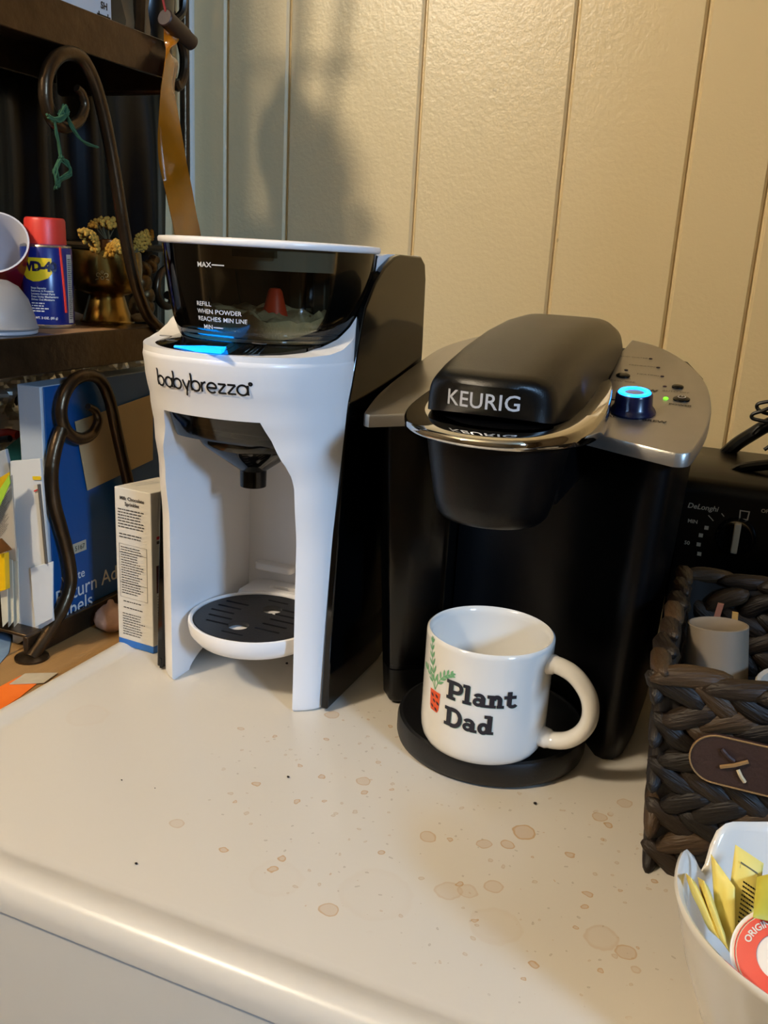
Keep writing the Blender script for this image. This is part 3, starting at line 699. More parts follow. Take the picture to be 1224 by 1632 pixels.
bm = tube(BM(), hp_, [.0063+.0012*abs(k/(len(hp_)-1)-.5)*2*(abs(k/(len(hp_)-1)-.5) > .4) for k in range(len(hp_))], 16, flat=1.28); add('handle', bm, cer, mug, smooth=60)
ca = math.atan2(0-MY, 0-MX)      # straight towards the viewer's side of the mug
def mug_map(a0, z0, lift=.00025): return lambda u, v: Vector((MX+(MR+lift)*math.cos(ca+(a0+u)/MR), MY+(MR+lift)*math.sin(ca+(a0+u)/MR), MZ+z0+v))
# slab-serif words, drawn stroke by stroke
def slab(word):
    x = 0; out = []
    def st(*l, w=.34): out.append(strokes([list(p) for p in l], w))
    def dot(x0, x1, y0, y1): out.append(([(x0, y0), (x1, y0), (x1, y1), (x0, y1)], [(0, 1, 2, 3)]))
    for ch in word:
        if ch == 'P': dot(x+.10, x+.50, 0, 1.5); dot(x-.06, x+.72, 0, .26); dot(x-.10, x+.5, 1.26, 1.54); st([(x+.45, 1.40)]+arc(x+.80, 1.02, .36, 90, -90, 12)+[(x+.45, .64)], w=.30); x += 1.36
        elif ch == 'D': dot(x+.10, x+.50, 0, 1.5); dot(x-.10, x+.55, 0, .26); dot(x-.10, x+.55, 1.26, 1.54); st([(x+.45, 1.40)]+arc(x+.72, .76, .52, 90, -90, 14, .64)+[(x+.45, .12)], w=.33); x += 1.46
        elif ch == 'l': dot(x+.10, x+.46, 0, 1.5); dot(x-.06, x+.62, 0, .25); dot(x-.08, x+.4, 1.28, 1.54); x += .70
        elif ch == 'a': st(arc(x+.40, .36, .27, 0, 360, 18, .22), w=.26); dot(x+.58, x+.92, 0, .78); dot(x+.58, x+1.08, 0, .23); st(arc(x+.45, .70, .30, 0, 160, 10, .24), w=.27); x += 1.14
        elif ch == 'n': dot(x+.08, x+.44, 0, .98); dot(x-.08, x+.56, 0, .23); dot(x-.10, x+.40, .76, 1.02); st([(x+.36, .66)]+arc(x+.60, .62, .24, 140, 0, 10, .28)+[(x+.84, .1)], w=.33); dot(x+.62, x+1.16, 0, .23); x += 1.22
        elif ch == 't': dot(x+.14, x+.50, .2, 1.32); dot(x-.10, x+.84, .74, 1.0); st(arc(x+.60, .32, .28, 180, 340, 10, .2), w=.27); x += .92
        elif ch == 'd': st(arc(x+.42, .44, .29, 0, 360, 18, .34), w=.30); dot(x+.66, x+1.02, 0, 1.5); dot(x+.66, x+1.16, 0, .23); dot(x+.42, x+.9, 1.28, 1.54); x += 1.17
    return join(*out), x*1.0
def word(s, a0, z0, sc, dy):
    p, wd = slab(s)
    lay('lettering_shadow', shift(p, .00035, -.00045, sc), mug_map(a0, z0, .0003), M('print_green', '#8db59a', .4), mug, sub=1)
    lay('lettering', shift(p, 0, 0, sc), mug_map(a0, z0, .0006), M('print_navy', '#1c1c28', .4), mug, sub=1)
word('Plant', -.0292, .0526, .0100, 0); word('Dad', -.0292, .0310, .0100, 0)
# potted palm print
gp = M('print_leaf', '#6fae7c', .4)
def leafp(x0, y0, x1, y1, w):
    n = 8; d = Vector((x1-x0, y1-y0)); nn = Vector((-d.y, d.x)).normalized(); L1 = [(x0+d.x*k/n+nn.x*w*math.sin(PI*k/n), y0+d.y*k/n+nn.y*w*math.sin(PI*k/n)) for k in range(n+1)]
    L2 = [(x0+d.x*k/n-nn.x*w*math.sin(PI*k/n), y0+d.y*k/n-nn.y*w*math.sin(PI*k/n)) for k in range(n-1, 0, -1)]
    V = L1+L2; return V, [tuple(range(len(V)))]
ps = []
def frond(stem, ln, w):
    ps.append(strokes([stem], .0006))
    for i in range(1, len(stem)):
        a, b = Vector(stem[i-1]), Vector(stem[i]); d = (b-a).normalized(); f = 1-.55*i/len(stem)
        for s in (-1, 1):
            r = Matrix.Rotation(s*.62, 2) @ d; ps.append(leafp(b.x, b.y, b.x+r.x*ln*f, b.y+r.y*ln*f, w))
    a, b = Vector(stem[-2]), Vector(stem[-1]); d = (b-a).normalized(); ps.append(leafp(b.x, b.y, b.x+d.x*ln*.6, b.y+d.y*ln*.6, w))
frond([(0, .001), (-.0010, .006), (-.0028, .011), (-.0045, .016), (-.0058, .021), (-.0068, .026), (-.0073, .031)], .0085, .00085)
frond([(0, .001), (.0022, .006), (.0046, .010), (.0072, .0130), (.0100, .0152), (.0128, .0166)], .0074, .00085)
frond([(0, .001), (-.003, .005), (-.0065, .0085), (-.0105, .0105), (-.014, .0112)], .0064, .00085)
lay('palm_print', shift(join(*ps), 0, 0, 1.15), mug_map(-.0425, .0525), gp, mug, sub=1)
pot = [(-.0062, .0), (.0062, 0), (.0054, -.0135), (.0040, -.0165), (-.0040, -.0165), (-.0054, -.0135)]
lay('pot_print', (pot, [tuple(range(6))]), mug_map(-.0422, .0525, .0003), M('print_orange', '#e8551e', .4), mug, sub=2)
sp = [leafp(x*1.4, y*1.35, x*1.4+.0032, y*1.35-.0026, .0009) for x, y in ((-.003, -.002), (.0008, -.0015), (-.0012, -.005), (.0018, -.0055), (-.0026, -.0085), (.0006, -.0095))]
lay('pot_spots', join(*sp), mug_map(-.0422, .0525, .0006), MATS['print_navy'], mug)

# ================================================================== RIGHT-HAND SIDE
# black counter-top appliance with a dial, behind the basket
ap = thing('dial_appliance', 'black counter-top appliance with a round dial, behind the woven basket', 'appliance', (.13, .95, 0))
ablk = M('appliance_black', '#020202', .3, spec=.18, var=.3)
AY = .886
prof = [(AY, .004), (AY, .181), (AY+.004, .190), (AY+.014, .1955), (1.07, .195), (1.085, .187), (1.085, .004)]
add('housing', prism(BM(), prof, 'x', -.0435, .30), ablk, ap, bevel=.003, smooth=40)
bm = BM(); tube(bm, smoothpath([(.000, .96, .190), (.012, .96, .1985), (.05, .96, .207), (.10, .96, .2075), (.14, .96, .1985), (.152, .96, .190)], 6), .0055, 10); add('carry_handle', bm, ablk, ap)
kc = at_y(1172, 858, AY-.008); fr = frame((0, AY-.0006, 0), (1, 0, 0), (0, 0, 1))
def on_front(px, py): p = at_y(px, py, AY); return p
mt = Matrix.Translation(Vector((kc.x, AY, kc.z))) @ Matrix.Rotation(PI/2, 4, 'X')
bm = lathe(BM(), [(.0185, 0), (.0185, .004), (.0165, .011), (.0150, .0125), (.001, .0125)], (0, 0, 0), 36, mtx=mt); dk = add('dial', bm, M('dial_black', '#0c0b0a', .15, coat=.4), ap)
bm = BM(); box(bm, kc.x-.0028, kc.x+.0032, AY-.0205, AY-.012, kc.z-.012, kc.z+.017); add('pointer', bm, M('dial_cream', '#b9a98c', .4), dk, bevel=.001)
cream = M('cream_print', '#b8aa90', .5)
def ftext(s, px, py, size, **k): p = on_front(px, py); lay('dial_lettering', text_polys(s, size, .0001, **k), frame((p.x, AY-.0005, p.z), (1, 0, 0), (0, 0, 1)), cream, ap)
ftext('DeLonghi', 1120, 808.5, .0072, shear=.2); ftext('MIN', 1104, 831, .0052); ftext('50', 1095, 865, .0052); ftext('OFF', 1221, 815, .005)
for px, py in ((1126, 841), (1117, 853), (1113.5, 867.5), (1114.5, 882.5)):
    p = on_front(px, py); lay('dial_mark', ([(-.0019, -.0019), (.0019, -.0019), (.0019, .0019), (-.0019, .0019)], [(0, 1, 2, 3)]), frame((p.x, AY-.0005, p.z), (1, 0, 0), (0, 0, 1)), cream, ap)
for a, b in (((1129, 821), (1137, 830)), ((1150, 818), (1154, 823))):
    a, b = on_front(*a), on_front(*b); lay('dial_mark', strokes([[(a.x, a.z), (b.x, b.z)]], .0008), lambda u, v: Vector((u, AY-.0005, v)), cream, ap)
p = on_front(1186, 821); lay('dial_mark', strokes([[(-.0035, -.004), (.0035, -.004), (.004, .004), (-.004, .004), (-.0035, -.004)]], .0016), frame((p.x, AY-.0005, p.z), (1, 0, 0), (0, 0, 1)), cream, ap)
# power cord, with the slack tied up in loops
cdg = thing('power_cord', 'thick black power cord with tied loops against the cream wall', 'cord', (.05, 1.05, .2))
cblk = M('cord_rubber', '#060607', .45)
bm = tube(BM(), smoothpath([at_y(*p, y) for p, y in (((1118, 790), 1.05), ((1128, 762), 1.05), ((1146, 735), 1.06), ((1170, 711), 1.06), ((1197, 693), 1.07), ((1235, 672), 1.07), ((1290, 655), 1.08), ((1330, 760), 1.105), ((1340, 1000), 1.11))], 6), .0076, 10); add('cable', bm, cblk, cdg)
bm = tube(BM(), smoothpath([at_y(*p, y) for p, y in (((1200, 693), 1.055), ((1201, 688), 1.055), ((1212, 678), 1.055), ((1238, 664), 1.055), ((1245, 640), 1.055), ((1225, 640), 1.055), ((1208, 644), 1.055), ((1208, 652), 1.055), ((1222, 659), 1.05), ((1248, 662), 1.05),
     ((1245, 645), 1.05), ((1215, 655), 1.045), ((1200, 660), 1.045), ((1200, 667), 1.045), ((1222, 672), 1.045), ((1250, 675), 1.05), ((1232, 705), 1.05), ((1218, 717), 1.05))], 6), .0020, 8); add('slack_loop', bm, cblk, cdg)

# ------------------------------------------------------------------ woven basket
bk = thing('woven_basket', 'dark brown woven basket with a leather handle patch', 'basket', (.09, .655, 0))
strawA = M('water_hyacinth', '#2a1f15', .5, spec=.35, var=.55, vscale=45, stretch=(.6, 6, 6), bump=.9, bscale=60)
strawB = M('water_hyacinth_dark', '#1b140e', .5, spec=.35, var=.5, vscale=45, stretch=(.6, 6, 6), bump=.9, bscale=60)
strawC = M('water_hyacinth_pale', '#42311f', .5, spec=.35, var=.5, vscale=45, stretch=(.6, 6, 6), bump=.9, bscale=60)
BX0, BX1, BY0, BY1, BH = -.012, .195, .552, .762, .138
def fl_(z): return -.012*(z/BH)      # the walls lean out towards the rim
bm = BM()
loft(bm, [[Vector((x, y, z)) for x, y in rrect(BX0+fl_(z)+i, BX1-fl_(z)-i, BY0+fl_(z)*.3+i, BY1-fl_(z)*.3-i, .016)] for z, i in ((.002, 0), (BH, 0), (BH, .006), (.006, .006))])
add('basket_wall', bm, M('basket_core', '#17110b', .8), bk)
def strand_mesh(name, L_, Wd, Th, seed):
    bm = BM(); n, m = 9, 8; loops = []
    for i in range(n+1):
        t = -1+2*i/n; s = max(.05, (1-abs(t)**2.6))**.5; l = []
        for k in range(m):
            a = 2*PI*k/m; rg = 1+.22*noise.noise((seed*3.1+k*1.7, t*.8, 0))
            l.append(Vector((t*L_/2, Wd/2*s*math.cos(a)*rg+.0015*math.sin(t*3+seed), Th/2*s*math.sin(a)*rg)))
        loops.append(l)
    loft(bm, loops); bmesh.ops.recalc_face_normals(bm, faces=bm.faces); me = bpy.data.meshes.new(name); bm.to_mesh(me); bm.free()
    for p in me.polygons: p.use_smooth = True
    return me
SM = []
for i, mt_ in enumerate((strawA, strawB, strawC, strawA, strawB)):
    me = strand_mesh('strand', .040, .0165, .0125, i); me.materials.append(mt_); SM.append(me)
RM = []
for i, mt_ in enumerate((strawC, strawA, strawB)):
    me = strand_mesh('rim_strand', .046, .0140, .0135, i+9); me.materials.append(mt_); RM.append(me)
def strand(p, ux, nrm, tilt, me, name, sc=1):
    ux = Vector(ux); nrm = Vector(nrm); uy = nrm.cross(ux)
    a = ux*math.cos(tilt)+uy*math.sin(tilt); b = nrm.cross(a)
    o = bpy.data.objects.new(name, me); COL.objects.link(o); o.parent = bk
    mtx = Matrix((a, b, nrm)).transposed().to_4x4(); mtx.translation = Vector(p)-ORG[bk]
    o.matrix_local = mtx @ Matrix.Diagonal((sc, sc, sc, 1))
rr = random.Random(4)
def braid(z0, nrow, pitch, p_of, length, ux, nrm, step=.0215, name='strand'):
    for r in range(nrow):
        z = z0+r*pitch; u = (.9 if r % 2 else .5)*step
        while u < length:
            p = p_of(u, z); strand(p, ux, nrm, (1 if r % 2 else -1)*rr.uniform(.42, .62), rr.choice(SM), name, rr.uniform(.92, 1.1)); u += step
braid(.008, 9, .0155, lambda u, z: Vector((BX0+fl_(z)+.002+u, BY0+fl_(z)*.3-.001+rr.uniform(-.001, .001), z)), BX1-BX0+.02, (1, 0, 0), (0, -1, 0))
braid(.008, 9, .0155, lambda u, z: Vector((BX0+fl_(z)+.001+rr.uniform(-.001, .001), BY1-u, z)), BY1-BY0, (0, -1, 0), (-1, 0, 0))
braid(.075, 4, .0165, lambda u, z: Vector((BX0+fl_(z)+.01+u, BY1-.006, z)), BX1-BX0, (1, 0, 0), (0, -1, 0), .026)
for a, b, nr in (((BX0+fl_(BH)+.020, BY0-.004), (BX1-fl_(BH), BY0-.004), (0, -.5, .87)), ((BX0+fl_(BH), BY1-.012), (BX0+fl_(BH), BY0+.010), (-.5, 0, .87)), ((BX0+fl_(BH)+.018, BY1), (BX1-fl_(BH), BY1), (0, -.3, .95)), ((BX1-fl_(BH), BY0), (BX1-fl_(BH), BY1), (.5, 0, .87))):
    a, b = Vector(a), Vector(b); d = (b-a); L_ = d.length; d.normalize(); n_ = max(2, int(L_/.027))
    for i in range(n_+1):
        p = a+d*(L_*i/n_); strand((p.x, p.y, BH+.003+rr.uniform(-.001, .001)), (d.x, d.y, 0), Vector(nr).normalized(), .28, RM[i % 3], 'rim_strand', rr.uniform(.95, 1.1))
# far faces of the weave, seen only edge-on: one joined part
wv = BM()
for r in range(9):
    for k in range(10):
        for p, ux in ((Vector((BX1-fl_(.0155*r), BY0+.01+k*.0215, .008+r*.0155)), 'y'), (Vector((BX0+.01+k*.0215, BY1-fl_(.0155*r)*.3+.001, .008+r*.0155)), 'x')):
            bmesh.ops.create_uvsphere(wv, u_segments=6, v_segments=4, radius=1, matrix=Matrix.Translation(p) @ Matrix.Diagonal((.006 if ux == 'y' else .018, .018 if ux == 'y' else .006, .008, 1)))
o = add('rear_weave', wv, strawB, bk, smooth=60); o['kind'] = 'stuff'
# leather patch with its cross stitch
lp0 = at_y(1101, 1186, BY0-.016); zc = lp0.z-.006
bm = BM(); prism(bm, rrect(lp0.x, lp0.x+.125, zc-.0165, zc+.0165, .0162, 8), 'y', BY0-.0165, BY0-.0130)
lt = add('leather_patch', bm, M('dark_leather', '#33201a', .55, var=.2, bump=.3, bscale=300), bk, bevel=.001, label='dark leather handle patch')
bm = BM(); tube(bm, [Vector((x, BY0-.0168, z)) for x, z in [(a, b) for a, b in rrect(lp0.x+.0004, lp0.x+.1246, zc-.0162, zc+.0162, .016, 8)]], .0006, 5, closed=True); add('patch_edge', bm, M('leather_edge', '#8a6a40', .6), lt)
for (dx0, dz0), (dx1, dz1), mt_ in (((.019, -.004), (.034, .004), MATS['leather_edge']), ((.018, .008), (.026, .002), MATS['dark_leather']), ((.029, -.003), (.034, -.010), M('stitch_pale', '#c9b690', .7))):
    bm = tube(BM(), [Vector((lp0.x+dx0, BY0-.0172, zc+dz0)), Vector((lp0.x+(dx0+dx1)/2, BY0-.0185, zc+(dz0+dz1)/2)), Vector((lp0.x+dx1, BY0-.0172, zc+dz1))], .0013, 6); add('stitch', bm, mt_, lt)
# upturned grey cup, a white lid and two stirring sticks inside the basket
ct = at_y(1137, 1000, .640)
gx0 = ct.x+.017
gc = thing('paper_cup', 'grey paper cup upside down in the woven basket', 'cup', (gx0, .640, .006))
gm = M('grey_paper', '#7d7161', .6, var=.05)
zt = ct.z
lean = Matrix.Translation((gx0, .640, .0075)) @ Matrix.Rotation(-.10, 4, 'X') @ Matrix.Rotation(-.105, 4, 'Y')
bm = lathe(BM(), [(.0255, 0), (.0265, .0015), (.0255, .003)]+[(.0250-.0040*k/6, .005+(zt-.013)*k/6) for k in range(7)]+[(.0200, zt-.0076), (.0190, zt-.0088), (.001, zt-.0090)], (0, 0, 0), 48, True, True, mtx=lean); add('cup_wall', bm, gm, gc, smooth=50)
q_ = at_y(1222, 1086, .615)
bm = lathe(BM(), [(.034, .006), (.040, q_.z-.004), (.0415, q_.z), (.0405, q_.z+.0015), (.038, q_.z), (.032, .01), (.001, .01)], (q_.x+.034, .612, 0), 40)
tag(add('white_cup', bm, M('cup_white', '#b5ad9e', .5), org=(q_.x+.034, .612, .006)), 'open white cup inside the basket, beside the upturned grey cup', 'cup')
for i, (px, py, lean, s) in enumerate(((1149, 962, .01, 'thin reddish stirring stick leaning behind the grey cup'), (1172, 976, -.006, 'short pale wooden stirring stick right behind the grey cup'))):
    t_ = at_y(px, py, .69); b_ = Vector((t_.x-lean*1.5, .70, .008)); bm = BM(); d = Vector((.0022, 0, 0)); e = Vector((0, .0012, 0))
    loft(bm, [[c+d+e, c-d+e, c-d-e, c+d-e] for c in (b_, b_+(t_-b_)*.5, t_)]); tag(add('stirring_stick', bm, M('stick_wood%d' % i, ('#8a5a48', '#b08a4c')[i], .6), smooth=0, org=b_), s, 'stick', 'stirring sticks in the basket')

# ------------------------------------------------------------------ white bowl of sachets
BC = Vector((.087, .409, 0)); bw = thing('notched_bowl', 'white glazed bowl with a notched rim holding sachets', 'bowl', BC)
def brim(t):
    d = math.degrees(t) % 360; e = math.exp(-((d-153)/7)**2); e2 = math.exp(-((d-333)/7)**2)
    sh = math.exp(-((d-138)/9)**2)+math.exp(-((d-172)/10)**2)
    return .100-.019*(e+e2)+.0025*sh, 1-.055*(e+e2)
def bl(f, ins, zf, N=96):
    out = []
    for k in range(N):
        t = 2*PI*k/N; zr, rr_ = brim(t); g = 1+(rr_-1)*zf
        out.append(Vector((BC.x+(.083*f*g-ins)*math.cos(t), BC.y+(.0765*f*g-ins)*math.sin(t), .0+zr*zf if zf < 1 else zr)))
    return out
bm = BM()
prof = [(.42, 0), (.50, .02), (.62, .12), (.76, .35), (.88, .62), (.955, .85), (.985, .95), (1.0, .985)]
loops = [bl(.40, 0, 0.0)]+[bl(f, 0, z) for f, z in prof]+[bl(1.0, .0012, 1.0)]+[bl(1.0, .0030, .988)]+[bl(f, .0036, z+.008) for f, z in reversed(prof[1:-1])]+[bl(.40, .0036, .03)]
loft(bm, loops); add('bowl_wall', bm, M('white_glaze', '#e2ded6', .14, coat=.3, var=.02), bw, smooth=60)
ypk = M('sachet_yellow', '#ecd873', .5, var=.06); 
def pillow(name, corners, thick, mat, label, cat, group=None, print_=0):
    A, B_, C_, D_ = [Vector(c) for c in corners]   # tl tr br bl
    n = (B_-A).cross(D_-A).normalized(); bm = BM(); N = 10; g = {}
    for s in (-1, 1):
        for i in range(N+1):
            for k in range(N+1):
                u, v = i/N, k/N; p = A.lerp(B_, u).lerp(D_.lerp(C_, u), v); h = thick/2*(min(1, 4*min(u, 1-u))*min(1, 7*min(v, 1-v)))**.6+.0002
                h *= 1+.3*noise.noise((u*4, v*4, A.x*90)); g[s, i, k] = bm.verts.new(p+n*s*h)
        for i in range(N):
            for k in range(N): bm.faces.new([g[s, a, b] for a, b in ((i, k), (i+1, k), (i+1, k+1), (i, k+1))])
    for i in range(N):
        for (a, b) in (((i, 0), (i+1, 0)), ((i, N), (i+1, N)), ((0, i), (0, i+1)), ((N, i), (N, i+1))): bm.faces.new((g[-1, a[0], a[1]], g[-1, b[0], b[1]], g[1, b[0], b[1]], g[1, a[0], a[1]]))
    o = thing(name, label, cat, D_.lerp(C_, .5), group); add('packet', bm, mat, o, smooth=60)
    if print_:
        u_ = (B_-A); v_ = (D_-A); sgn = 1 if n.dot(CAM-A) > 0 else -1
        F_ = lambda a, b: A+u_*a+(D_-A).lerp(C_-B_, a)*b+n*sgn*(thick*.5+.0006)
        lay('print', bars([.30+.045*k for k in range(10)], .36, .86, .018, print_), F_, ink, o)
        lay('print', strokes([[(.2, .2), (.2, .14), (.8, .14), (.8, .22)]], .018), F_, M('print_grey', '#5d5a3c', .5), o)
    return o
def qp(pts, ys): return [at_y(p[0], p[1], y) for p, y in zip(pts, ys if isinstance(ys, (list, tuple)) else [ys]*4)]
G_ = 'yellow sachets in the bowl'
pillow('sweetener_sachet', qp([(1172, 1346), (1217, 1376), (1196, 1530), (1152, 1500)], (.428, .428, .405, .405)), .004, ypk, 'yellow sachet printed with black text, tallest in the bowl', 'sachet', G_, 5)
pillow('sweetener_sachet', qp([(1133, 1361), (1171, 1414), (1172, 1530), (1142, 1490)], (.418, .408, .395, .402)), .003, ypk, 'plain yellow sachet standing second tallest, left of the printed one', 'sachet', G_)
pillow('sweetener_sachet', qp([(1112, 1398), (1122, 1404), (1160, 1512), (1150, 1500)], (.412, .400, .388, .398)), .003, ypk, 'yellow sachet seen nearly edge-on, second from the bowl rim', 'sachet', G_)
pillow('sweetener_sachet', qp([(1093, 1392), (1101, 1399), (1146, 1496), (1134, 1485)], (.412, .400, .392, .402)), .003, ypk, 'thin yellow sachet leaning against the left inner side of the bowl', 'sachet', G_)
pillow('sweetener_sachet', qp([(1206, 1398), (1262, 1385), (1258, 1475), (1200, 1462)], (.42, .43, .40, .39)), .004, M('sachet_lime', '#cdc24a', .5), 'lime-yellow sachet at the right edge above the red creamer pod', 'sachet', G_)
# creamer pod lying on its side, lid to the viewer
pc = at_y(1243, 1527, .385); nv = (CAM-pc).normalized(); nv = (nv+Vector((-.1, 0, .25))).normalized()
pod_ = thing('creamer_pod', 'red and white creamer pod lying in the bowl below the sachets', 'creamer', pc)
R_ = Vector((0, 0, 1)).rotation_difference(nv).to_matrix().to_4x4(); T = Matrix.Translation(pc) @ R_
bm = lathe(BM(), [(.011, -.018), (.0125, -.0175), (.0165, -.002), (.021, -.0012), (.0215, 0), (.001, .0002)], (0, 0, 0), 40, mtx=T); add('pod_cup', bm, M('pod_white', '#e6e0d4', .4), pod_)
bm = lathe(BM(), [(.0185, .0003), (.0185, .0007), (.0100, .0009), (.0100, .0003)], (0, 0, 0), 40, False, False, mtx=T); add('lid_print', bm, M('pod_red', '#d9341f', .4), pod_, label='red ring printed on the lid')
bm = lathe(BM(), [(.0192, .0003), (.0192, .0006), (.0196, .0006), (.0196, .0003)], (0, 0, 0), 40, False, False, mtx=T); add('lid_ring', bm, MATS['pod_red'], pod_)
uu = Rt-nv*Rt.dot(nv); uu.normalize(); vv = nv.cross(uu)
tp = text_polys('ORIGINAL', .0042, .0001)
lay('lid_lettering', tp, lambda a, b: pc+nv*.0012+uu*((.0145+b)*math.sin(a/.0145-.35))+vv*((.0145+b)*math.cos(a/.0145-.35)), white_ink, pod_)

# ================================================================== LEFT-HAND SIDE: iron rack and what stands on it
iron = M('worn_iron', '#4a3b2a', .3, .8, var=.6, vscale=35, bump=.25, bscale=120)
XR = -.600
rk = thing('iron_rack', 'dark wrought-iron rack with scrolls standing beside the dryer', 'rack', (XR, .75, -.008))
def shelf(z0, z1, y0, y1, nm='shelf'):
    bm = BM(); box(bm, XR-.004, XR, y0, y1, z0, z1); box(bm, -.752, XR-.004, y0, y1, z1-.006, z1-.0005); box(bm, -.752, -.748, y0, y1, z0, z1)
    return add(nm, bm, iron, rk, bevel=.001)
shelf(.5475, .5835, .56, .846); shelf(.2640, .2985, .56, .835)
bm = BM(); box(bm, XR-.006, XR, .605, .90, -.0075, .0150); box(bm, -.75, -.744, .605, .90, -.0075, .0150); box(bm, -.744, XR-.006, .61, .895, .0110, .0145); add('bottom_rail', bm, iron, rk, bevel=.001)
def scroll(px, x, r=.0062, n=7, taper=True):
    P = smoothpath([at_x(a, b, x) for a, b in px], n); L_ = len(P)
    rs = [r*(1-.45*max(0, 1-k/(L_*.25))) if taper else r for k in range(L_)]
    return add('scroll', tube(BM(), P, rs, 12), iron, rk, smooth=60)
scroll([(122, 140), (131, 150), (135, 172), (124, 194), (104, 202), (86, 193), (76, 172), (72, 143), (77, 112), (93, 90), (112, 85), (130, 93), (146, 120), (158, 155), (170, 205), (183, 275), (194, 345), (205, 405), (219, 462), (237, 505), (262, 530)], XR+.003)
scroll([(140, 648), (152, 655), (156, 672), (146, 692), (126, 699), (106, 687), (97, 660), (102, 630), (118, 606), (140, 598), (160, 606), (174, 635), (184, 680), (194, 725), (204, 768), (216, 830), (232, 900)], XR+.004)
scroll([(98, 683), (88, 715), (82, 755), (86, 800), (98, 845), (109, 890), (112, 930), (100, 968), (82, 1000), (64, 1028), (50, 1049)], XR+.003, .0066, taper=False)
scroll([(300, 428), (272, 424), (254, 440), (250, 465), (258, 484), (270, 487), (275, 476), (266, 470)], -.735, .0055)
def post(y, x, z0, z1, r=.006): return add('post', lathe(BM(), [(r, z0), (r, z1)], (x, y, 0), 12), iron, rk)
pt = at_x(294, 120, -.742); post(pt.y, -.742, -.008, 1.0, .0065)
post(.575, -.742, -.008, 1.0)
for px in (24, 186): p = at_x(px, 650, -.738); post(p.y, -.738, .02, .268, .003)
a = at_x(250, 396, -.742); bm = tube(BM(), [(-.742, .575, a.z), (-.742, pt.y, a.z)], .005, 8); add('back_rail', bm, iron, rk)
a = at_x(287, 105, -.70); bm = BM(); box(bm, -.75, XR-.002, .846, .856, .535, .586); add('end_plate', bm, iron, rk, bevel=.004)
bm = tube(BM(), smoothpath([at_x(a, b, -.68) for a, b in ((272, 20), (284, 50), (294, 92), (291, 125), (283, 138), (279, 128))], 5), .006, 10); add('scroll', bm, iron, rk)
bm = tube(BM(), [(-.75, .851, .745), (-.602, .851, .745)], .006, 8); add('end_rail', bm, iron, rk)
bm = tube(BM(), smoothpath([(-.668, .851, .586), (-.668, .851, .75), (-.664, .851, .95), (-.66, .851, 1.15)], 4), .0065, 8); add('end_post', bm, iron, rk)
bm = tube(BM(), smoothpath([(-.642, .851, .586), (-.634, .851, .68), (-.618, .851, .80), (-.605, .851, .92), (-.602, .851, 1.15)], 4), .0065, 8); add('end_post', bm, iron, rk)
bm = lathe(BM(), [(.016, -.008), (.016, -.006), (.007, -.003)], (at_x(52, 1050, XR).x, at_z(52, 1050, -.006).y+.004, 0), 20); add('foot', bm, iron, rk)

def mt_axis(b, t): b, t = Vector(b), Vector(t); return Matrix.Translation(b) @ Vector((0, 0, 1)).rotation_difference((t-b).normalized()).to_matrix().to_4x4(), (t-b).length
SZ = .2982      # shelf plate top on the middle shelf
# ---- spray can
cb = at_x(78, 524, -.652); CXY = Vector((-.660, cb.y+.010)); CR = .0245; CZ = SZ
can = thing('spray_can', 'blue and yellow spray lubricant can with red cap', 'spray can', (CXY.x, CXY.y, CZ))
ztop = at_x(72, 347, CXY.x).z; zcap = at_x(72, 389, CXY.x).z
bm = lathe(BM(), [(.0225, CZ), (.0245, CZ+.001), (.0248, CZ+.003), (.024, CZ+.004)], (CXY.x, CXY.y, 0), 40); add('can_base', bm, M('tin', '#b9b4aa', .25, .9), can)
bm = lathe(BM(), [(.0240, CZ+.004), (.0243, CZ+.006), (.0243, zcap-.004), (.0225, zcap-.001), (.021, zcap)], (CXY.x, CXY.y, 0), 48); add('can_body', bm, M('can_blue', '#14246e', .25, var=.05), can)
bm = lathe(BM(), [(.0235, zcap-.0035), (.0242, zcap-.0025), (.0235, zcap-.001), (.0205, zcap)], (CXY.x, CXY.y, 0), 40); add('can_collar', bm, MATS['tin'], can)
bm = lathe(BM(), [(.0195, zcap-.001), (.0193, ztop-.003), (.0185, ztop-.0008), (.017, ztop), (.001, ztop+.0002)], (CXY.x, CXY.y, 0), 40); add('cap', bm, M('can_red', '#d8392c', .4), can, label='red plastic cap')
cc = math.atan2(-CXY.y, -CXY.x)
def can_map(a0, z0, lift=.0003): return lambda u, v: Vector((CXY.x+(.0243+lift)*math.cos(cc+(a0+u)/.0243), CXY.y+(.0243+lift)*math.sin(cc+(a0+u)/.0243), z0+v))
zl = at_x(72, 428, CXY.x).z
sh = [(-.022, .0105), (.008, .0105), (.008, -.004), (.004, -.0085), (-.004, -.0115), (-.010, -.012), (-.018, -.0095), (-.022, -.006)]
lay('shield_print', (sh, [tuple(range(8))]), can_map(-.0035, zl), M('can_yellow', '#f2cb1f', .35), can, sub=3)
lay('brand_lettering', text_polys('WD-40', .0118, .0007, .92), can_map(-.0085, zl+.002, .0006), M('can_ink', '#14123a', .4), can)
lay('small_print', text_polys('Stops Squeaks\nRemoves & Protects\nLoosens Rusted Parts\nFrees Sticky Mechanisms\nDrives Out Moisture', .0026, .00006, align='LEFT', line=1.05), can_map(-.0165, zl-.0235, .0004), white_ink, can)
lay('small_print', bars([zz for zz in (-.033, -.0355, -.038, -.0405)], -.0165, .000, .0011, 3), can_map(0, zl), white_ink, can)
lay('small_print', text_polys('NET WT. 3 OZ. (85 g)', .0030, .0001), can_map(-.006, zl-.0465, .0004), white_ink, can)
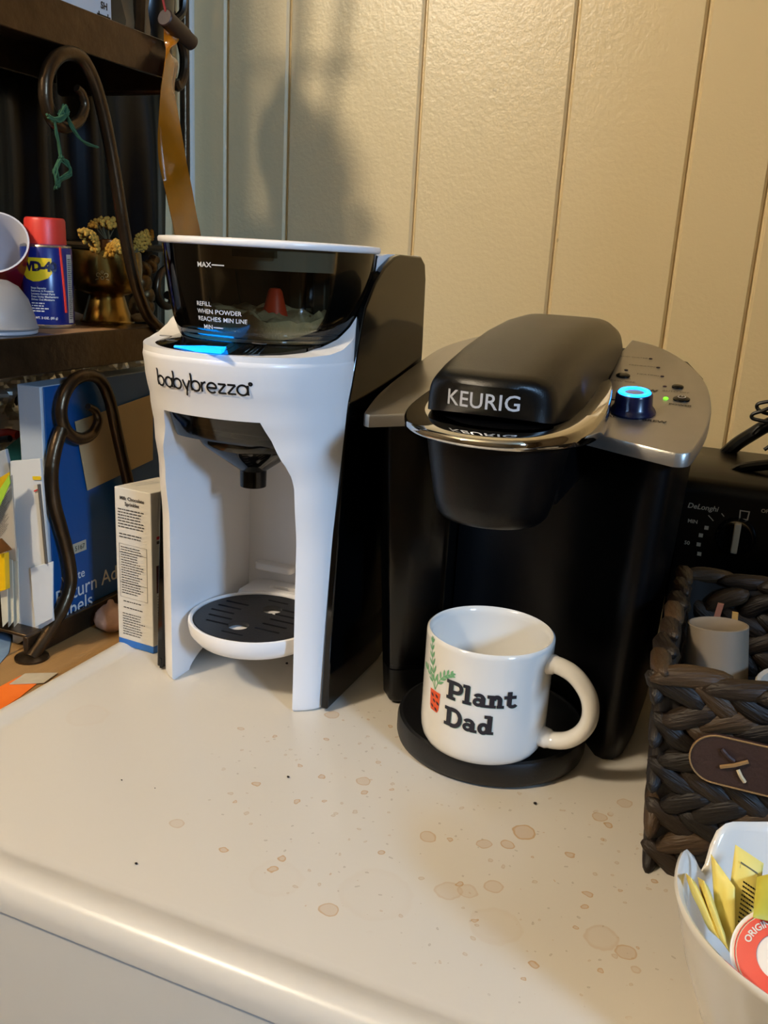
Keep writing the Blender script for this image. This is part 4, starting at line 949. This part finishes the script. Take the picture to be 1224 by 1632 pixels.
bm = tube(BM(), [can_map(.0128, zl+.0285-.007, .0012)(0, 0), can_map(.0150, zl-.012, .0012)(0, 0), can_map(.0165, zl-.041, .0012)(0, 0)], .0011, 8); add('straw', bm, MATS['can_red'], can, label='red spray straw taped to the can')
lay('side_label', ([(0, 0), (.008, 0), (.008, .066), (0, .066)], [(0, 1, 2, 3)]), can_map(.0205, CZ+.0055), M('label_grey', '#c2bdb0', .5), can, sub=2)
lay('side_print', bars([.004+.0019*k for k in range(31)], .001, .0075, .0008, 8), can_map(.0205, CZ+.0055, .0006), ink, can)
# cardboard shim it stands on: its own thin sheet
bm = BM(); box(bm, -.685, -.604, .668, .758, SZ-.0005+.0004, SZ-.0001+.0002); tag(add('cardboard_shim', bm, M('cardboard', '#8a6a48', .8), smooth=0, org=(-.64, .71, SZ)), 'flat scrap of brown cardboard under the blue spray can', 'cardboard')
# ---- red party cup, tilted, and grey dome of a bowl in front of it
T_, B_ = at_x(-14, 386, -.680), at_x(14, 462, -.718); mtx, hh = mt_axis(B_, T_)
rc = thing('party_cup', 'red plastic party cup tilted over on the middle shelf', 'cup', B_)
bm = lathe(BM(), [(.0235, 0), (.0235, .002), (.0325, hh*.95), (.0345, hh*.97), (.0345, hh), (.0325, hh), (.0315, hh*.95), (.0222, .004), (.001, .004)], (0, 0, 0), 40, mtx=mtx); add('cup_wall', bm, M('cup_red', '#80101a', .3), rc)
bm = lathe(BM(), [(.0342, hh+.0006), (.0325, hh+.0008), (.0310, hh*.95), (.0218, .0048), (.001, .0048)], (0, 0, 0), 40, False, True, mtx=mtx); add('cup_lining', bm, M('cup_lining', '#c8c4c8', .4), rc)
p = at_x(-8, 516, -.648)
gd = thing('plastic_bowl', 'small grey plastic bowl turned upside down on the middle shelf', 'bowl', (p.x, p.y, SZ))
bm = lathe(BM(), [(.0375, SZ+.004), (.0380, SZ+.0055), (.0368, SZ+.007), (.0350, SZ+.016), (.0300, SZ+.031), (.0220, SZ+.042), (.0130, SZ+.047), (.001, SZ+.0485)], (p.x, p.y, 0), 44, False, True); add('bowl_wall', bm, M('grey_plastic', '#8f8d8c', .4), gd)
bm = lathe(BM(), [(.0360, SZ), (.0370, SZ+.001), (.0370, SZ+.0035), (.0355, SZ+.004)], (p.x, p.y, 0), 44); add('bowl_rim', bm, M('rim_grey', '#b7b9bf', .35), gd)
# ---- brass goblet with dried yarrow
gx_, gy_ = -.668, at_x(172, 530, -.668).y
gob = thing('brass_goblet', 'engraved brass goblet holding dried yellow flowers', 'goblet', (gx_, gy_, SZ))
brass = M('aged_brass', '#a5813f', .27, 1, var=.3, vscale=20, bump=.06, bscale=150)
zr = at_x(160, 400, gx_).z; h0 = zr-SZ
bm = lathe(BM(), [(.0290, 0), (.0290, .0015), (.0270, .003), (.0225, .016), (.0195, .027), (.0185, .0295), (.0230, .0300), (.0320, .0340), (.0372, .043), (.0386, .055), (.0382, h0-.006), (.0376, h0), (.0366, h0), (.0366, .05), (.028, .036), (.001, .033)], (gx_, gy_, SZ), 48); add('goblet_body', bm, brass, gob, smooth=45)
ga = math.atan2(-gy_, -gx_)
def gob_map(u, v): return Vector((gx_+.0390*math.cos(ga+u/.0390), gy_+.0390*math.sin(ga+u/.0390), zr-.024+v))
lay('engraving', strokes([arc(-.004, 0, .002, 0, 300, 10), arc(.004, 0, .002, -120, 180, 10), arc(0, -.003, .0016, 0, 360, 10), [(-.007, -.005), (-.004, -.004)], [(.004, -.004), (.007, -.005)], arc(0, .003, .0012, 0, 360, 8)], .0006), lambda u, v: gob_map(u-.004, v), M('engraved_bright', '#c4a468', .3, .9), gob)
cq = Vector((gx_+.004, gy_+.002, SZ+.034))
bm = lathe(BM(), [(.0105, 0), (.0115, .020), (.0115, .0535), (.0095, .0545), (.0095, .02), (.001, .018)], cq, 28); tag(add('copper_tube', bm, M('copper', '#a4734a', .28, 1, var=.2), org=cq), 'short copper tube standing inside the brass goblet', 'tube')
yar = M('dried_yarrow', '#b98c34', .9, var=.35, vscale=120, bump=.5, bscale=300); stemm = M('dry_stem', '#5f5030', .9)
def yarrow(px, py, x, rx, rz, tilt, label, n=170):
    c = at_x(px, py, x); root = Vector((gx_, gy_, SZ+.036))
    t = thing('dried_flower', label, 'flower', root, 'dried flowers in the goblet'); r2 = random.Random(int(px*7+py))
    bm = BM()
    for i in range(n):
        a, f = r2.uniform(0, 2*PI), r2.random()**.5
        u = Vector((f*math.cos(a)*rx*.6, f*math.cos(a+1.1)*rx, rz*(1-f*f)*.5+r2.uniform(-.0015, .0015)-.002)); u = Matrix.Rotation(tilt, 3, 'X') @ u
        bmesh.ops.create_icosphere(bm, subdivisions=1, radius=r2.uniform(.0016, .0030), matrix=Matrix.Translation(c+u))
    add('flower_head', bm, yar, t, smooth=60)
    bm = BM(); tube(bm, smoothpath([root, root.lerp(c, .5)+Vector((.004, 0, .004)), c], 5), .0009, 6)
    for i in range(7):
        e = c+Matrix.Rotation(tilt, 3, 'X') @ Vector((r2.uniform(-.5, .5)*rx, r2.uniform(-.85, .85)*rx, 0)); tube(bm, [root.lerp(c, .75), e], .0006, 5)
    add('stem', bm, stemm, t)
yarrow(172, 360, -.672, .024, .020, 0, 'domed dried yellow flower head, highest of those in the brass goblet', 110)
yarrow(142, 383, -.655, .013, .022, -.9, 'narrow drooping dried flower head nearest the blue can')
yarrow(187, 398, -.640, .017, .020, .3, 'largest dried yellow flower head, low over the goblet rim', 230)
yarrow(228, 385, -.655, .015, .022, 1.0, 'dried flower head leaning out to the right of the iron scroll')
# ---- dark ornament with a curled tail, and a printed card
oc = at_x(226, 470, -.69)
orn = thing('brass_ornament', 'knobbly dark brass ornament behind the curved iron scroll', 'ornament', (oc.x, oc.y, SZ))
bm = BM(); r2 = random.Random(3)
for px, py, r in ((215, 425, .010), (228, 432, .011), (240, 425, .009), (225, 450, .013), (232, 470, .012), (222, 485, .013), (230, 500, .013), (220, 515, .012), (246, 415, .007), (208, 415, .007)):
    c = at_x(px, py, oc.x); 
    v0 = len(bm.verts); bmesh.ops.create_icosphere(bm, subdivisions=2, radius=r, matrix=Matrix.Translation(Vector((c.x, c.y, max(c.z, SZ+r*.75)))))
    bm.verts.ensure_lookup_table()
    for v in bm.verts[v0:]: v.co += v.normal*.002*noise.noise(v.co*300)
    for v in bm.verts: v.co.z = max(v.co.z, SZ+.0003)
add('figure', bm, M('dark_brass', '#5a4526', .4, .7, var=.5, vscale=80), orn, smooth=60)
bm = BM(); c = at_x(226, 527, -.645); bmesh.ops.create_icosphere(bm, subdivisions=3, radius=1, matrix=Matrix.Translation((c.x, c.y, SZ+.0052)) @ Matrix.Diagonal((.009, .017, .0050, 1)))
for v in bm.verts: v.co += Vector((0, 0, .0012))*noise.noise(v.co*200); v.co.z = max(v.co.z, SZ+.0003)
tag(add('pebble', bm, M('pebble_stone', '#7d6c50', .8, var=.4, vscale=150), org=(c.x, c.y, SZ)), 'flat speckled pebble at the foot of the brass goblet', 'stone')
def card(name, pts, x, th, mat, label, cat, group=None, y=None):
    """thin stiff sheet whose face follows four surveyed corners on one upright plane"""
    q = [at_x(a, b, x) for a, b in pts] if y is None else [at_y(a, b, y) for a, b in pts]
    n = (q[1]-q[0]).cross(q[3]-q[0]).normalized()*th
    if n.dot(CAM-q[0]) > 0: n = -n
    base = min(q, key=lambda v: v.z); o = thing(name, label, cat, base, group); bm = BM(); loft(bm, [[p+n for p in q], q]); add('sheet', bm, mat, o, smooth=0, bevel=min(.0006, th*.3)); return o, q
o, q = card('barcode_card', [(112, 494), (138, 503), (138, 524), (112, 524)], -.70, .004, M('card_grey', '#9aa0a8', .6), 'small grey card with a barcode between can and goblet', 'card')
u_ = (q[1]-q[0]); v_ = (q[3]-q[0]); lay('barcode', join(*[([(.25+.07*k, .5), (.25+.07*k+.03*(1+k % 2), .5), (.25+.07*k+.03*(1+k % 2), .95), (.25+.07*k, .95)], [(0, 1, 2, 3)]) for k in range(9)]), lambda a, b: q[0]+u_*a+v_*b+Vector((.0006, -.0002, 0)), ink, o)

# ---- blue box of address labels with a tan card on it
y0, y1 = .648, .905
lb = thing('label_box', 'blue box of white return address labels leaning in the rack', 'box', (-.62, .77, .0146))
add('box_body', box(BM(), -.6365, -.6085, y0, y1, .0148, .2505), M('box_white', '#aeb6bd', .5, var=.05), lb, bevel=.001)
add('front_cover', box(BM(), -.6084, -.6070, y0+.003, y1, .0150, .2500), M('label_blue', '#0c4a86', .38, var=.06), lb, bevel=.0004)
fb = lambda p: frame((-.6066, p.y, p.z), (0, 1, 0), (0, 0, 1))
def ltext(s, px, py, size, align='LEFT'): p = at_x(px, py, -.6066); lay('cover_lettering', text_polys(s, size, .0001, align=align), fb(p), white_ink, lb)
ltext('White', 98, 928, .0135); ltext('Return Address', 88, 957, .0225); ltext('Labels', 88, 983, .0225)
p = at_x(128, 872, -.6066); lay('number_sticker', ([(-.011, -.005), (.009, -.005), (.009, .006), (-.011, .006)], [(0, 1, 2, 3)]), fb(p), M('sticker_tan', '#b7aa90', .6), lb)
lay('number_lettering', text_polys('5167', .0075), frame((-.6062, p.y-.001, p.z), (0, 1, 0), (0, 0, 1)), ink, lb)
card('tan_card', [(120, 672), (244, 628), (244, 733), (140, 782)], -.6045, .0012, M('tan_paper', '#b79c72', .7, var=.06), 'plain tan card resting against the blue label box', 'card')
# ---- papers and books left of it, all standing upright
wp_ = M('white_paper', '#c9cac8', .7, var=.04)
o, q = card('envelope', [(16, 735), (64, 731), (84, 990), (20, 1032)], None, .003, wp_, 'tall white envelope standing beside the blue label box', 'envelope', y=.628)
lay('print', strokes([[(0, 0), (.010, .0015)]], .0035), frame(at_y(52, 762, .6268), (1, 0, 0), (0, 0, 1)), M('print_yellow', '#d8b61a', .5), o); lay('print', strokes([[(0, 0), (.006, .003)]], .0012), frame(at_y(54, 783, .6268), (1, 0, 0), (0, 0, 1)), M('print_red', '#c22a30', .5), o)
card('plastic_tab', [(48, 905), (84, 895), (84, 985), (56, 1000)], None, .0015, M('clear_tab', '#c3ccd4', .25), 'shiny pale tab in front of the white envelope', 'tab', y=.6245)
bm = tube(BM(), [at_y(62, 772, .6235), at_y(68, 830, .6235), at_y(74, 898, .6235)], .0016, 6); tag(add('grey_strip', bm, M('strip_grey', '#5b5348', .5), org=at_y(74, 898, .6235)), 'thin grey strip running down the white envelope', 'strip')
o, q = card('yellow_book', [(35, 682), (57, 684), (62, 800), (38, 800)], None, .006, M('book_yellow', '#e0b81e', .5), 'thin yellow booklet sticking up behind the white envelope', 'booklet', y=.668)
p = at_y(49, 720, .6675); lay('spine_lettering', text_polys('ADHESIVE', .0050), frame(p, (0, 0, -1), (1, 0, 0)), ink, o)
card('teal_folder', [(6, 716), (34, 694), (40, 830), (0, 830)], None, .004, M('folder_teal', '#12575e', .5), 'dark teal folder behind the yellow booklet', 'folder', y=.690)
o, q = card('magazine_page', [(-14, 800), (20, 757), (30, 880), (24, 898), (-30, 850)][0:1]+[(18, 757), (26, 895), (-14, 880)], None, .002, M('page_print', '#a89f8e', .7), 'printed page leaning at the left edge, covered in small text', 'page', y=.612)
lay('print', bars([.78-.042*k for k in range(18)], .08, .95, .016, 4), lambda a, b: q[0]+(q[1]-q[0])*a+(q[3]-q[0])*(1-b)+Vector((.0, -.0006, 0)), M('print_brown', '#5a5048', .6), o)
card('lime_leaflet', [(-14, 800), (14, 757), (16, 770), (-12, 832)], None, .001, M('lime_paper', '#9cc238', .5), 'lime-green leaflet edge above the printed page', 'leaflet', y=.606)
card('grey_pouch', [(-10, 722), (8, 716), (16, 752), (-12, 772)], None, .004, M('pouch_grey', '#9aa0a6', .4), 'grey plastic pouch at the left edge under the red tool', 'pouch', y=.640)
card('yellow_leaflet', [(-12, 768), (15, 752), (15, 764), (-12, 790)], None, .001, M('mustard_paper', '#c8a012', .5), 'mustard-yellow leaflet under the grey pouch', 'leaflet', y=.608)
for i, (dx, lbl) in enumerate(((0, 'cream notecard nearest the white envelope, standing on edge'), (-9, 'cream notecard, middle one of the three on edge'), (-18, 'cream notecard farthest left of the three on edge'))):
    card('notecard', [(14+dx, 884-dx*.3), (28+dx, 874), (31+dx, 990), (22+dx, 1000)], None, .001, M('cream_card', '#c4c2ae', .7), lbl, 'card', 'notecards on edge', y=.616-.003*i)
card('yellow_block', [(-12, 885), (7, 882), (9, 940), (-12, 947)], None, .006, M('block_yellow', '#e3b50e', .4), 'bright yellow plastic block at the left edge', 'block', y=.604)
o, q = card('brown_photo', [(-12, 862), (2, 858), (19, 876), (-4, 884)], None, .001, M('photo_brown', '#5e3d1c', .4, var=.6, vscale=120), 'brown photo print above the bright yellow block', 'photo', y=.600)
bm = BM(); c = at_y(8, 700, .70); tube(bm, [at_y(-14, 702, .70), at_y(2, 694, .70), at_y(16, 692, .70), at_y(29, 694, .70)], [.007, .007, .006, .005], 10)
tl = thing('red_tool', 'red and black handled tool lying behind the papers', 'tool', c); add('grip', bm, M('tool_red', '#a3281a', .4), tl)
bm = tube(BM(), [at_y(-10, 703, .692), at_y(6, 700, .692), at_y(16, 699, .692)], .0035, 8); add('grip_inlay', bm, M('tool_black', '#0c0b0a', .4), tl)
# ---- carton beside the formula maker
q0 = Vector((-.5375, .6615, 0)); ex = Vector((.0435, -.0030, 0)); ey = Vector((.012, .052, 0)); hz = Vector((0, 0, .1625))
cx_ = thing('sprinkles_carton', 'narrow white carton with printed nutrition panel beside the formula maker', 'carton', q0+(ex+ey)*.5)
bm = BM(); c4 = [q0, q0+ex, q0+ex+ey, q0+ey]
loft(bm, [[c+Vector((0, 0, .0075)) for c in c4], [c+hz for c in c4]]); add('carton_body', bm, M('carton_white', '#d9d3c6', .55, var=.02), cx_, smooth=0, bevel=.0008)
bm = BM(); e_ = .0003; loft(bm, [[c+Vector((0, 0, z)) for c in c4] for z in (.0004, .0078)]); add('blue_band', bm, M('carton_blue', '#2467b8', .5), cx_, smooth=0, bevel=.0006)
cf = frame(q0, ex, (0, 0, 1), .0005)
prm = M('print_dark', '#4a443e', .6)
lay('print', text_polys('Milk Chocolate\nSprinkles', .0048, .00012, line=1.1), lambda a, b: cf(.0215+a, .1500+b), prm, cx_)
lay('print', bars([.141-.0029*k for k in range(7)], .004, .036, .0011, 2), cf, prm, cx_)
lay('print', bars([.1165, .1135], .005, .036, .0011, 5), cf, prm, cx_)
lay('print', bars([.1035-.0026*k for k in range(19)], .0065, .034, .0009, 9), cf, prm, cx_)
lay('print', strokes([[(.0045, .107), (.038, .107), (.038, .0525), (.0045, .0525), (.0045, .107)], [(.0045, .0985), (.038, .0985)], [(.0045, .068), (.038, .068)]], .0004), cf, prm, cx_)
lay('print', bars([.0480, .0415], .008, .034, .0010, 12), cf, prm, cx_); lay('print', bars([.0350-.0027*k for k in range(9)], .0065, .036, .0009, 13), cf, prm, cx_)
cs_ = frame(q0+ex, ey, (0, 0, 1), .0005)
lay('print', bars([.058-.0028*k for k in range(18)], .006, .030, .001, 21), cs_, prm, cx_)
lay('photo_print', ([(.005, .062), (.030, .062), (.030, .090), (.005, .090)], [(0, 1, 2, 3)]), cs_, M('photo_maroon', '#4a1d1a', .5, var=.5, vscale=200), cx_)
lay('print', ([(.006, .116), (.014, .116), (.014, .119), (.006, .119)], [(0, 1, 2, 3)]), cs_, MATS['print_red'], cx_); lay('print', ([(.006, .1115), (.014, .1115), (.014, .1145), (.006, .1145)], [(0, 1, 2, 3)]), cs_, prm, cx_)
ct_ = frame(q0+hz, ex, ey, .0006)
lay('flap_print', strokes([[(.008, .012), (.012, .036), (.018, .036), (.014, .012), (.008, .012)]], .0006), ct_, M('print_bluegrey', '#7f8a98', .6), cx_); lay('flap_print', text_polys('2 oz', .0110), lambda a, b: ct_(.032+a*.6, .036+b), prm, cx_)
# ---- garlic, bench papers
c = at_z(184, 1004, -.004)+Vector((-.010, .006, 0)); gl = thing('garlic_bulb', 'papery pinkish garlic bulb on the bench behind the carton', 'garlic', (c.x, c.y, -.008))
bm = BM(); N = 30
lathe(bm, [(.001, -.0078), (.008, -.0078), (.0145, -.001), (.0165, .005), (.0145, .012), (.009, .018), (.004, .021), (.0025, .025), (.001, .026)], (c.x, c.y, 0), N)
for v in bm.verts:
    d = Vector((v.co.x-c.x, v.co.y-c.y, 0)); a = math.atan2(d.y, d.x); k = 1+.10*abs(math.sin(a*3.5))+.12*noise.noise(v.co*90); v.co.x, v.co.y = c.x+d.x*k, c.y+d.y*k
add('bulb', bm, M('garlic_skin', '#c39a80', .6, var=.4, vscale=60, bump=.5, bscale=120), gl, smooth=60)
def flat(name, pts, z, th, mat, label, cat):
    q = [at_z(a, b, z) for a, b in pts]; o = thing(name, label, cat, q[0]); bm = BM(); loft(bm, [[p-Vector((0, 0, th)) for p in q], q]); add('sheet', bm, mat, o, smooth=0); return o
flat('orange_flyer', [(34, 1076), (58, 1090), (30, 1112), (-30, 1150), (-60, 1160), (-30, 1110)], -.0072, .0006, M('flyer_orange', '#f0731c', .6), 'bright orange flyer lying flat on the bench by the dryer', 'flyer')
flat('grey_leaflet', [(40, 1073), (92, 1072), (70, 1088), (15, 1090)], -.0062, .0006, M('leaflet_grey', '#b8ab92', .6, var=.2, vscale=90), 'grey and white leaflet lying on top of the orange flyer', 'leaflet')
flat('blue_leaflet', [(-20, 1010), (20, 1006), (14, 1040), (-8, 1066), (-30, 1066)], -.0070, .0006, M('leaflet_blue', '#6f87a0', .6, var=.3, vscale=60), 'blue-grey leaflet lying flat at the foot of the standing papers', 'leaflet')
# ---- upper shelf
UZ = .5832
o0 = at_x(90, 0, -.634)
ca_ = thing('white_carton', 'white printed carton on the top shelf of the rack', 'carton', (-.66, at_x(134, 20, -.634).y, UZ))
ya, yb = at_x(60, 0, -.634).y, at_x(178, 30, -.634).y
add('carton_body', box(BM(), -.69, -.634, ya, yb, UZ+.0002, .72), M('carton_paper', '#cfd0d2', .6), ca_, smooth=0, bevel=.0008)
p = at_x(166, 10, -.6335); lay('print', text_polys('SH', .0085, .0003), frame(p, (0, 1, 0), (0, 0, 1)), ink, ca_); p = at_x(168, 32, -.6335); lay('print', strokes([[(-.009, .006), (-.009, -.004)], [(.004, .006), (.004, -.004)], [(-.012, .003), (.008, .003)]], .0016), frame(p, (0, 1, 0), (0, 0, 1)), ink, ca_)
p = at_x(213, 56, -.65); bm = BM(); box(bm, -.70, -.645, p.y-.022, p.y+.020, UZ+.0002, .70); bmesh.ops.subdivide_edges(bm, edges=bm.edges, cuts=5, use_grid_fill=True)
for v in bm.verts:
    if v.co.z > UZ+.004: v.co += Vector((.006, .006, 0))*noise.noise(v.co*40)
tag(add('paper_bag', bm, M('kraft_bag', '#6f5638', .7, var=.4, vscale=30), smooth=50, org=(-.67, p.y, UZ)), 'crumpled brown paper bag on the top shelf', 'bag')
p = at_x(250, 70, -.655); jc = Vector((-.672, p.y+.001, UZ))
jg = thing('black_jug', 'black rounded jug at the far end of the top shelf', 'jug', jc)
bm = lathe(BM(), [(.018, .0002), (.021, .003), (.031, .03), (.034, .06), (.030, .09), (.02, .105), (.018, .12), (.016, .12), (.017, .10), (.001, .09)], jc, 40); add('jug_body', bm, M('jug_black', '#0d0c0b', .25, coat=.3), jg, smooth=60)
bm = tube(BM(), smoothpath([jc+Vector((.012, .026, .10)), jc+Vector((.02, .044, .085)), jc+Vector((.02, .044, .055)), jc+Vector((.014, .028, .04))], 6), .0045, 8); add('handle', bm, MATS['jug_black'], jg)
# ---- flypaper
fp = thing('fly_paper', 'twisted amber strip of flypaper hanging from the rack end', 'flypaper', at_x(268, 45, -.588))
e0, e1 = at_x(262, 27, -.584), at_x(306, 69, -.584)
mtx, hh = mt_axis(e0, e1)
bm = lathe(BM(), [(.0075, 0), (.0085, .001), (.0085, hh*.72), (.0078, hh*.73), (.0078, hh-.001), (.0068, hh), (.001, hh)], (0, 0, 0), 24, mtx=mtx); add('cartridge', bm, M('cartridge_brown', '#2a1611', .45), fp)
le = [(262, 34), (262, 62), (265, 80), (262, 108), (257, 140), (254, 180), (252, 220), (254, 258), (263, 300), (272, 340), (279, 374), (284, 420)]
re = [(282, 42), (285, 64), (270, 82), (284, 100), (278, 140), (284, 180), (291, 220), (298, 262), (306, 300), (313, 340), (320, 374), (324, 420)]
lx = [-.588, -.594, -.590, -.584, -.586, -.590, -.594, -.596, -.594, -.590, -.586, -.584]; rx_ = [-.588, -.582, -.589, -.594, -.592, -.586, -.582, -.580, -.584, -.588, -.592, -.594]
A_ = smoothpath([at_x(a, b, x) for (a, b), x in zip(le, lx)], 5); C_ = smoothpath([at_x(a, b, x) for (a, b), x in zip(re, rx_)], 5)
bm = BM(); N = 6; rows = []
for s in (0, 1):
    rw_ = [[bm.verts.new(a.lerp(c, k/N)+Vector((s*-.0006+.0018*math.sin(PI*k/N), 0, 0))) for k in range(N+1)] for a, c in zip(A_, C_)]
    for r0, r1 in zip(rw_, rw_[1:]):
        for k in range(N): bm.faces.new((r0[k], r0[k+1], r1[k+1], r1[k]))
    rows.append(rw_)
for k in (0, N):
    for i in range(len(A_)-1): bm.faces.new((rows[0][i][k], rows[0][i+1][k], rows[1][i+1][k], rows[1][i][k]))
add('sticky_strip', bm, M('amber_glue', '#96590c', .16, var=.35, vscale=25, coat=.6, bump=.15, bscale=60), fp, smooth=60, label='glossy amber sticky strip')
bm = tube(BM(), smoothpath([at_x(268, 30, -.584), at_x(263, 14, -.584), at_x(258, -10, -.586)], 4), .0012, 6); add('hang_string', bm, M('string_red', '#8a2320', .7), fp)
# ---- green yarn tied round the upper scroll
yn = thing('green_yarn', 'scrap of fuzzy green yarn knotted on the upper iron scroll', 'yarn', at_x(92, 190, -.588))
ym = M('green_wool', '#2f5638', .95, var=.35, vscale=200)
def yarn(px, r=.0009, n=5, seed=1, j=3):
    r2 = random.Random(seed); bm = BM()
    for k in range(n): tube(bm, smoothpath([at_x(a+r2.uniform(-j, j), b+r2.uniform(-j, j), -.588+r2.uniform(-.003, .003)) for a, b in px], 4), r, 5)
    return bm
add('knot', yarn([(78, 184), (88, 191), (99, 189), (108, 181), (102, 170), (96, 182)], .0011, 7, 2, 4), ym, yn)
add('strand', yarn([(87, 190), (90, 212), (95, 235), (97, 252)], .0008, 5, 3, 2), ym, yn)
add('strand', yarn([(106, 184), (116, 204), (128, 222), (143, 232), (156, 235)], .0008, 5, 4, 2.5), ym, yn)
add('tassel', yarn([(97, 252), (88, 268), (92, 288), (90, 298), (96, 286), (110, 276), (107, 260), (97, 252)], .0007, 8, 5, 4), ym, yn)
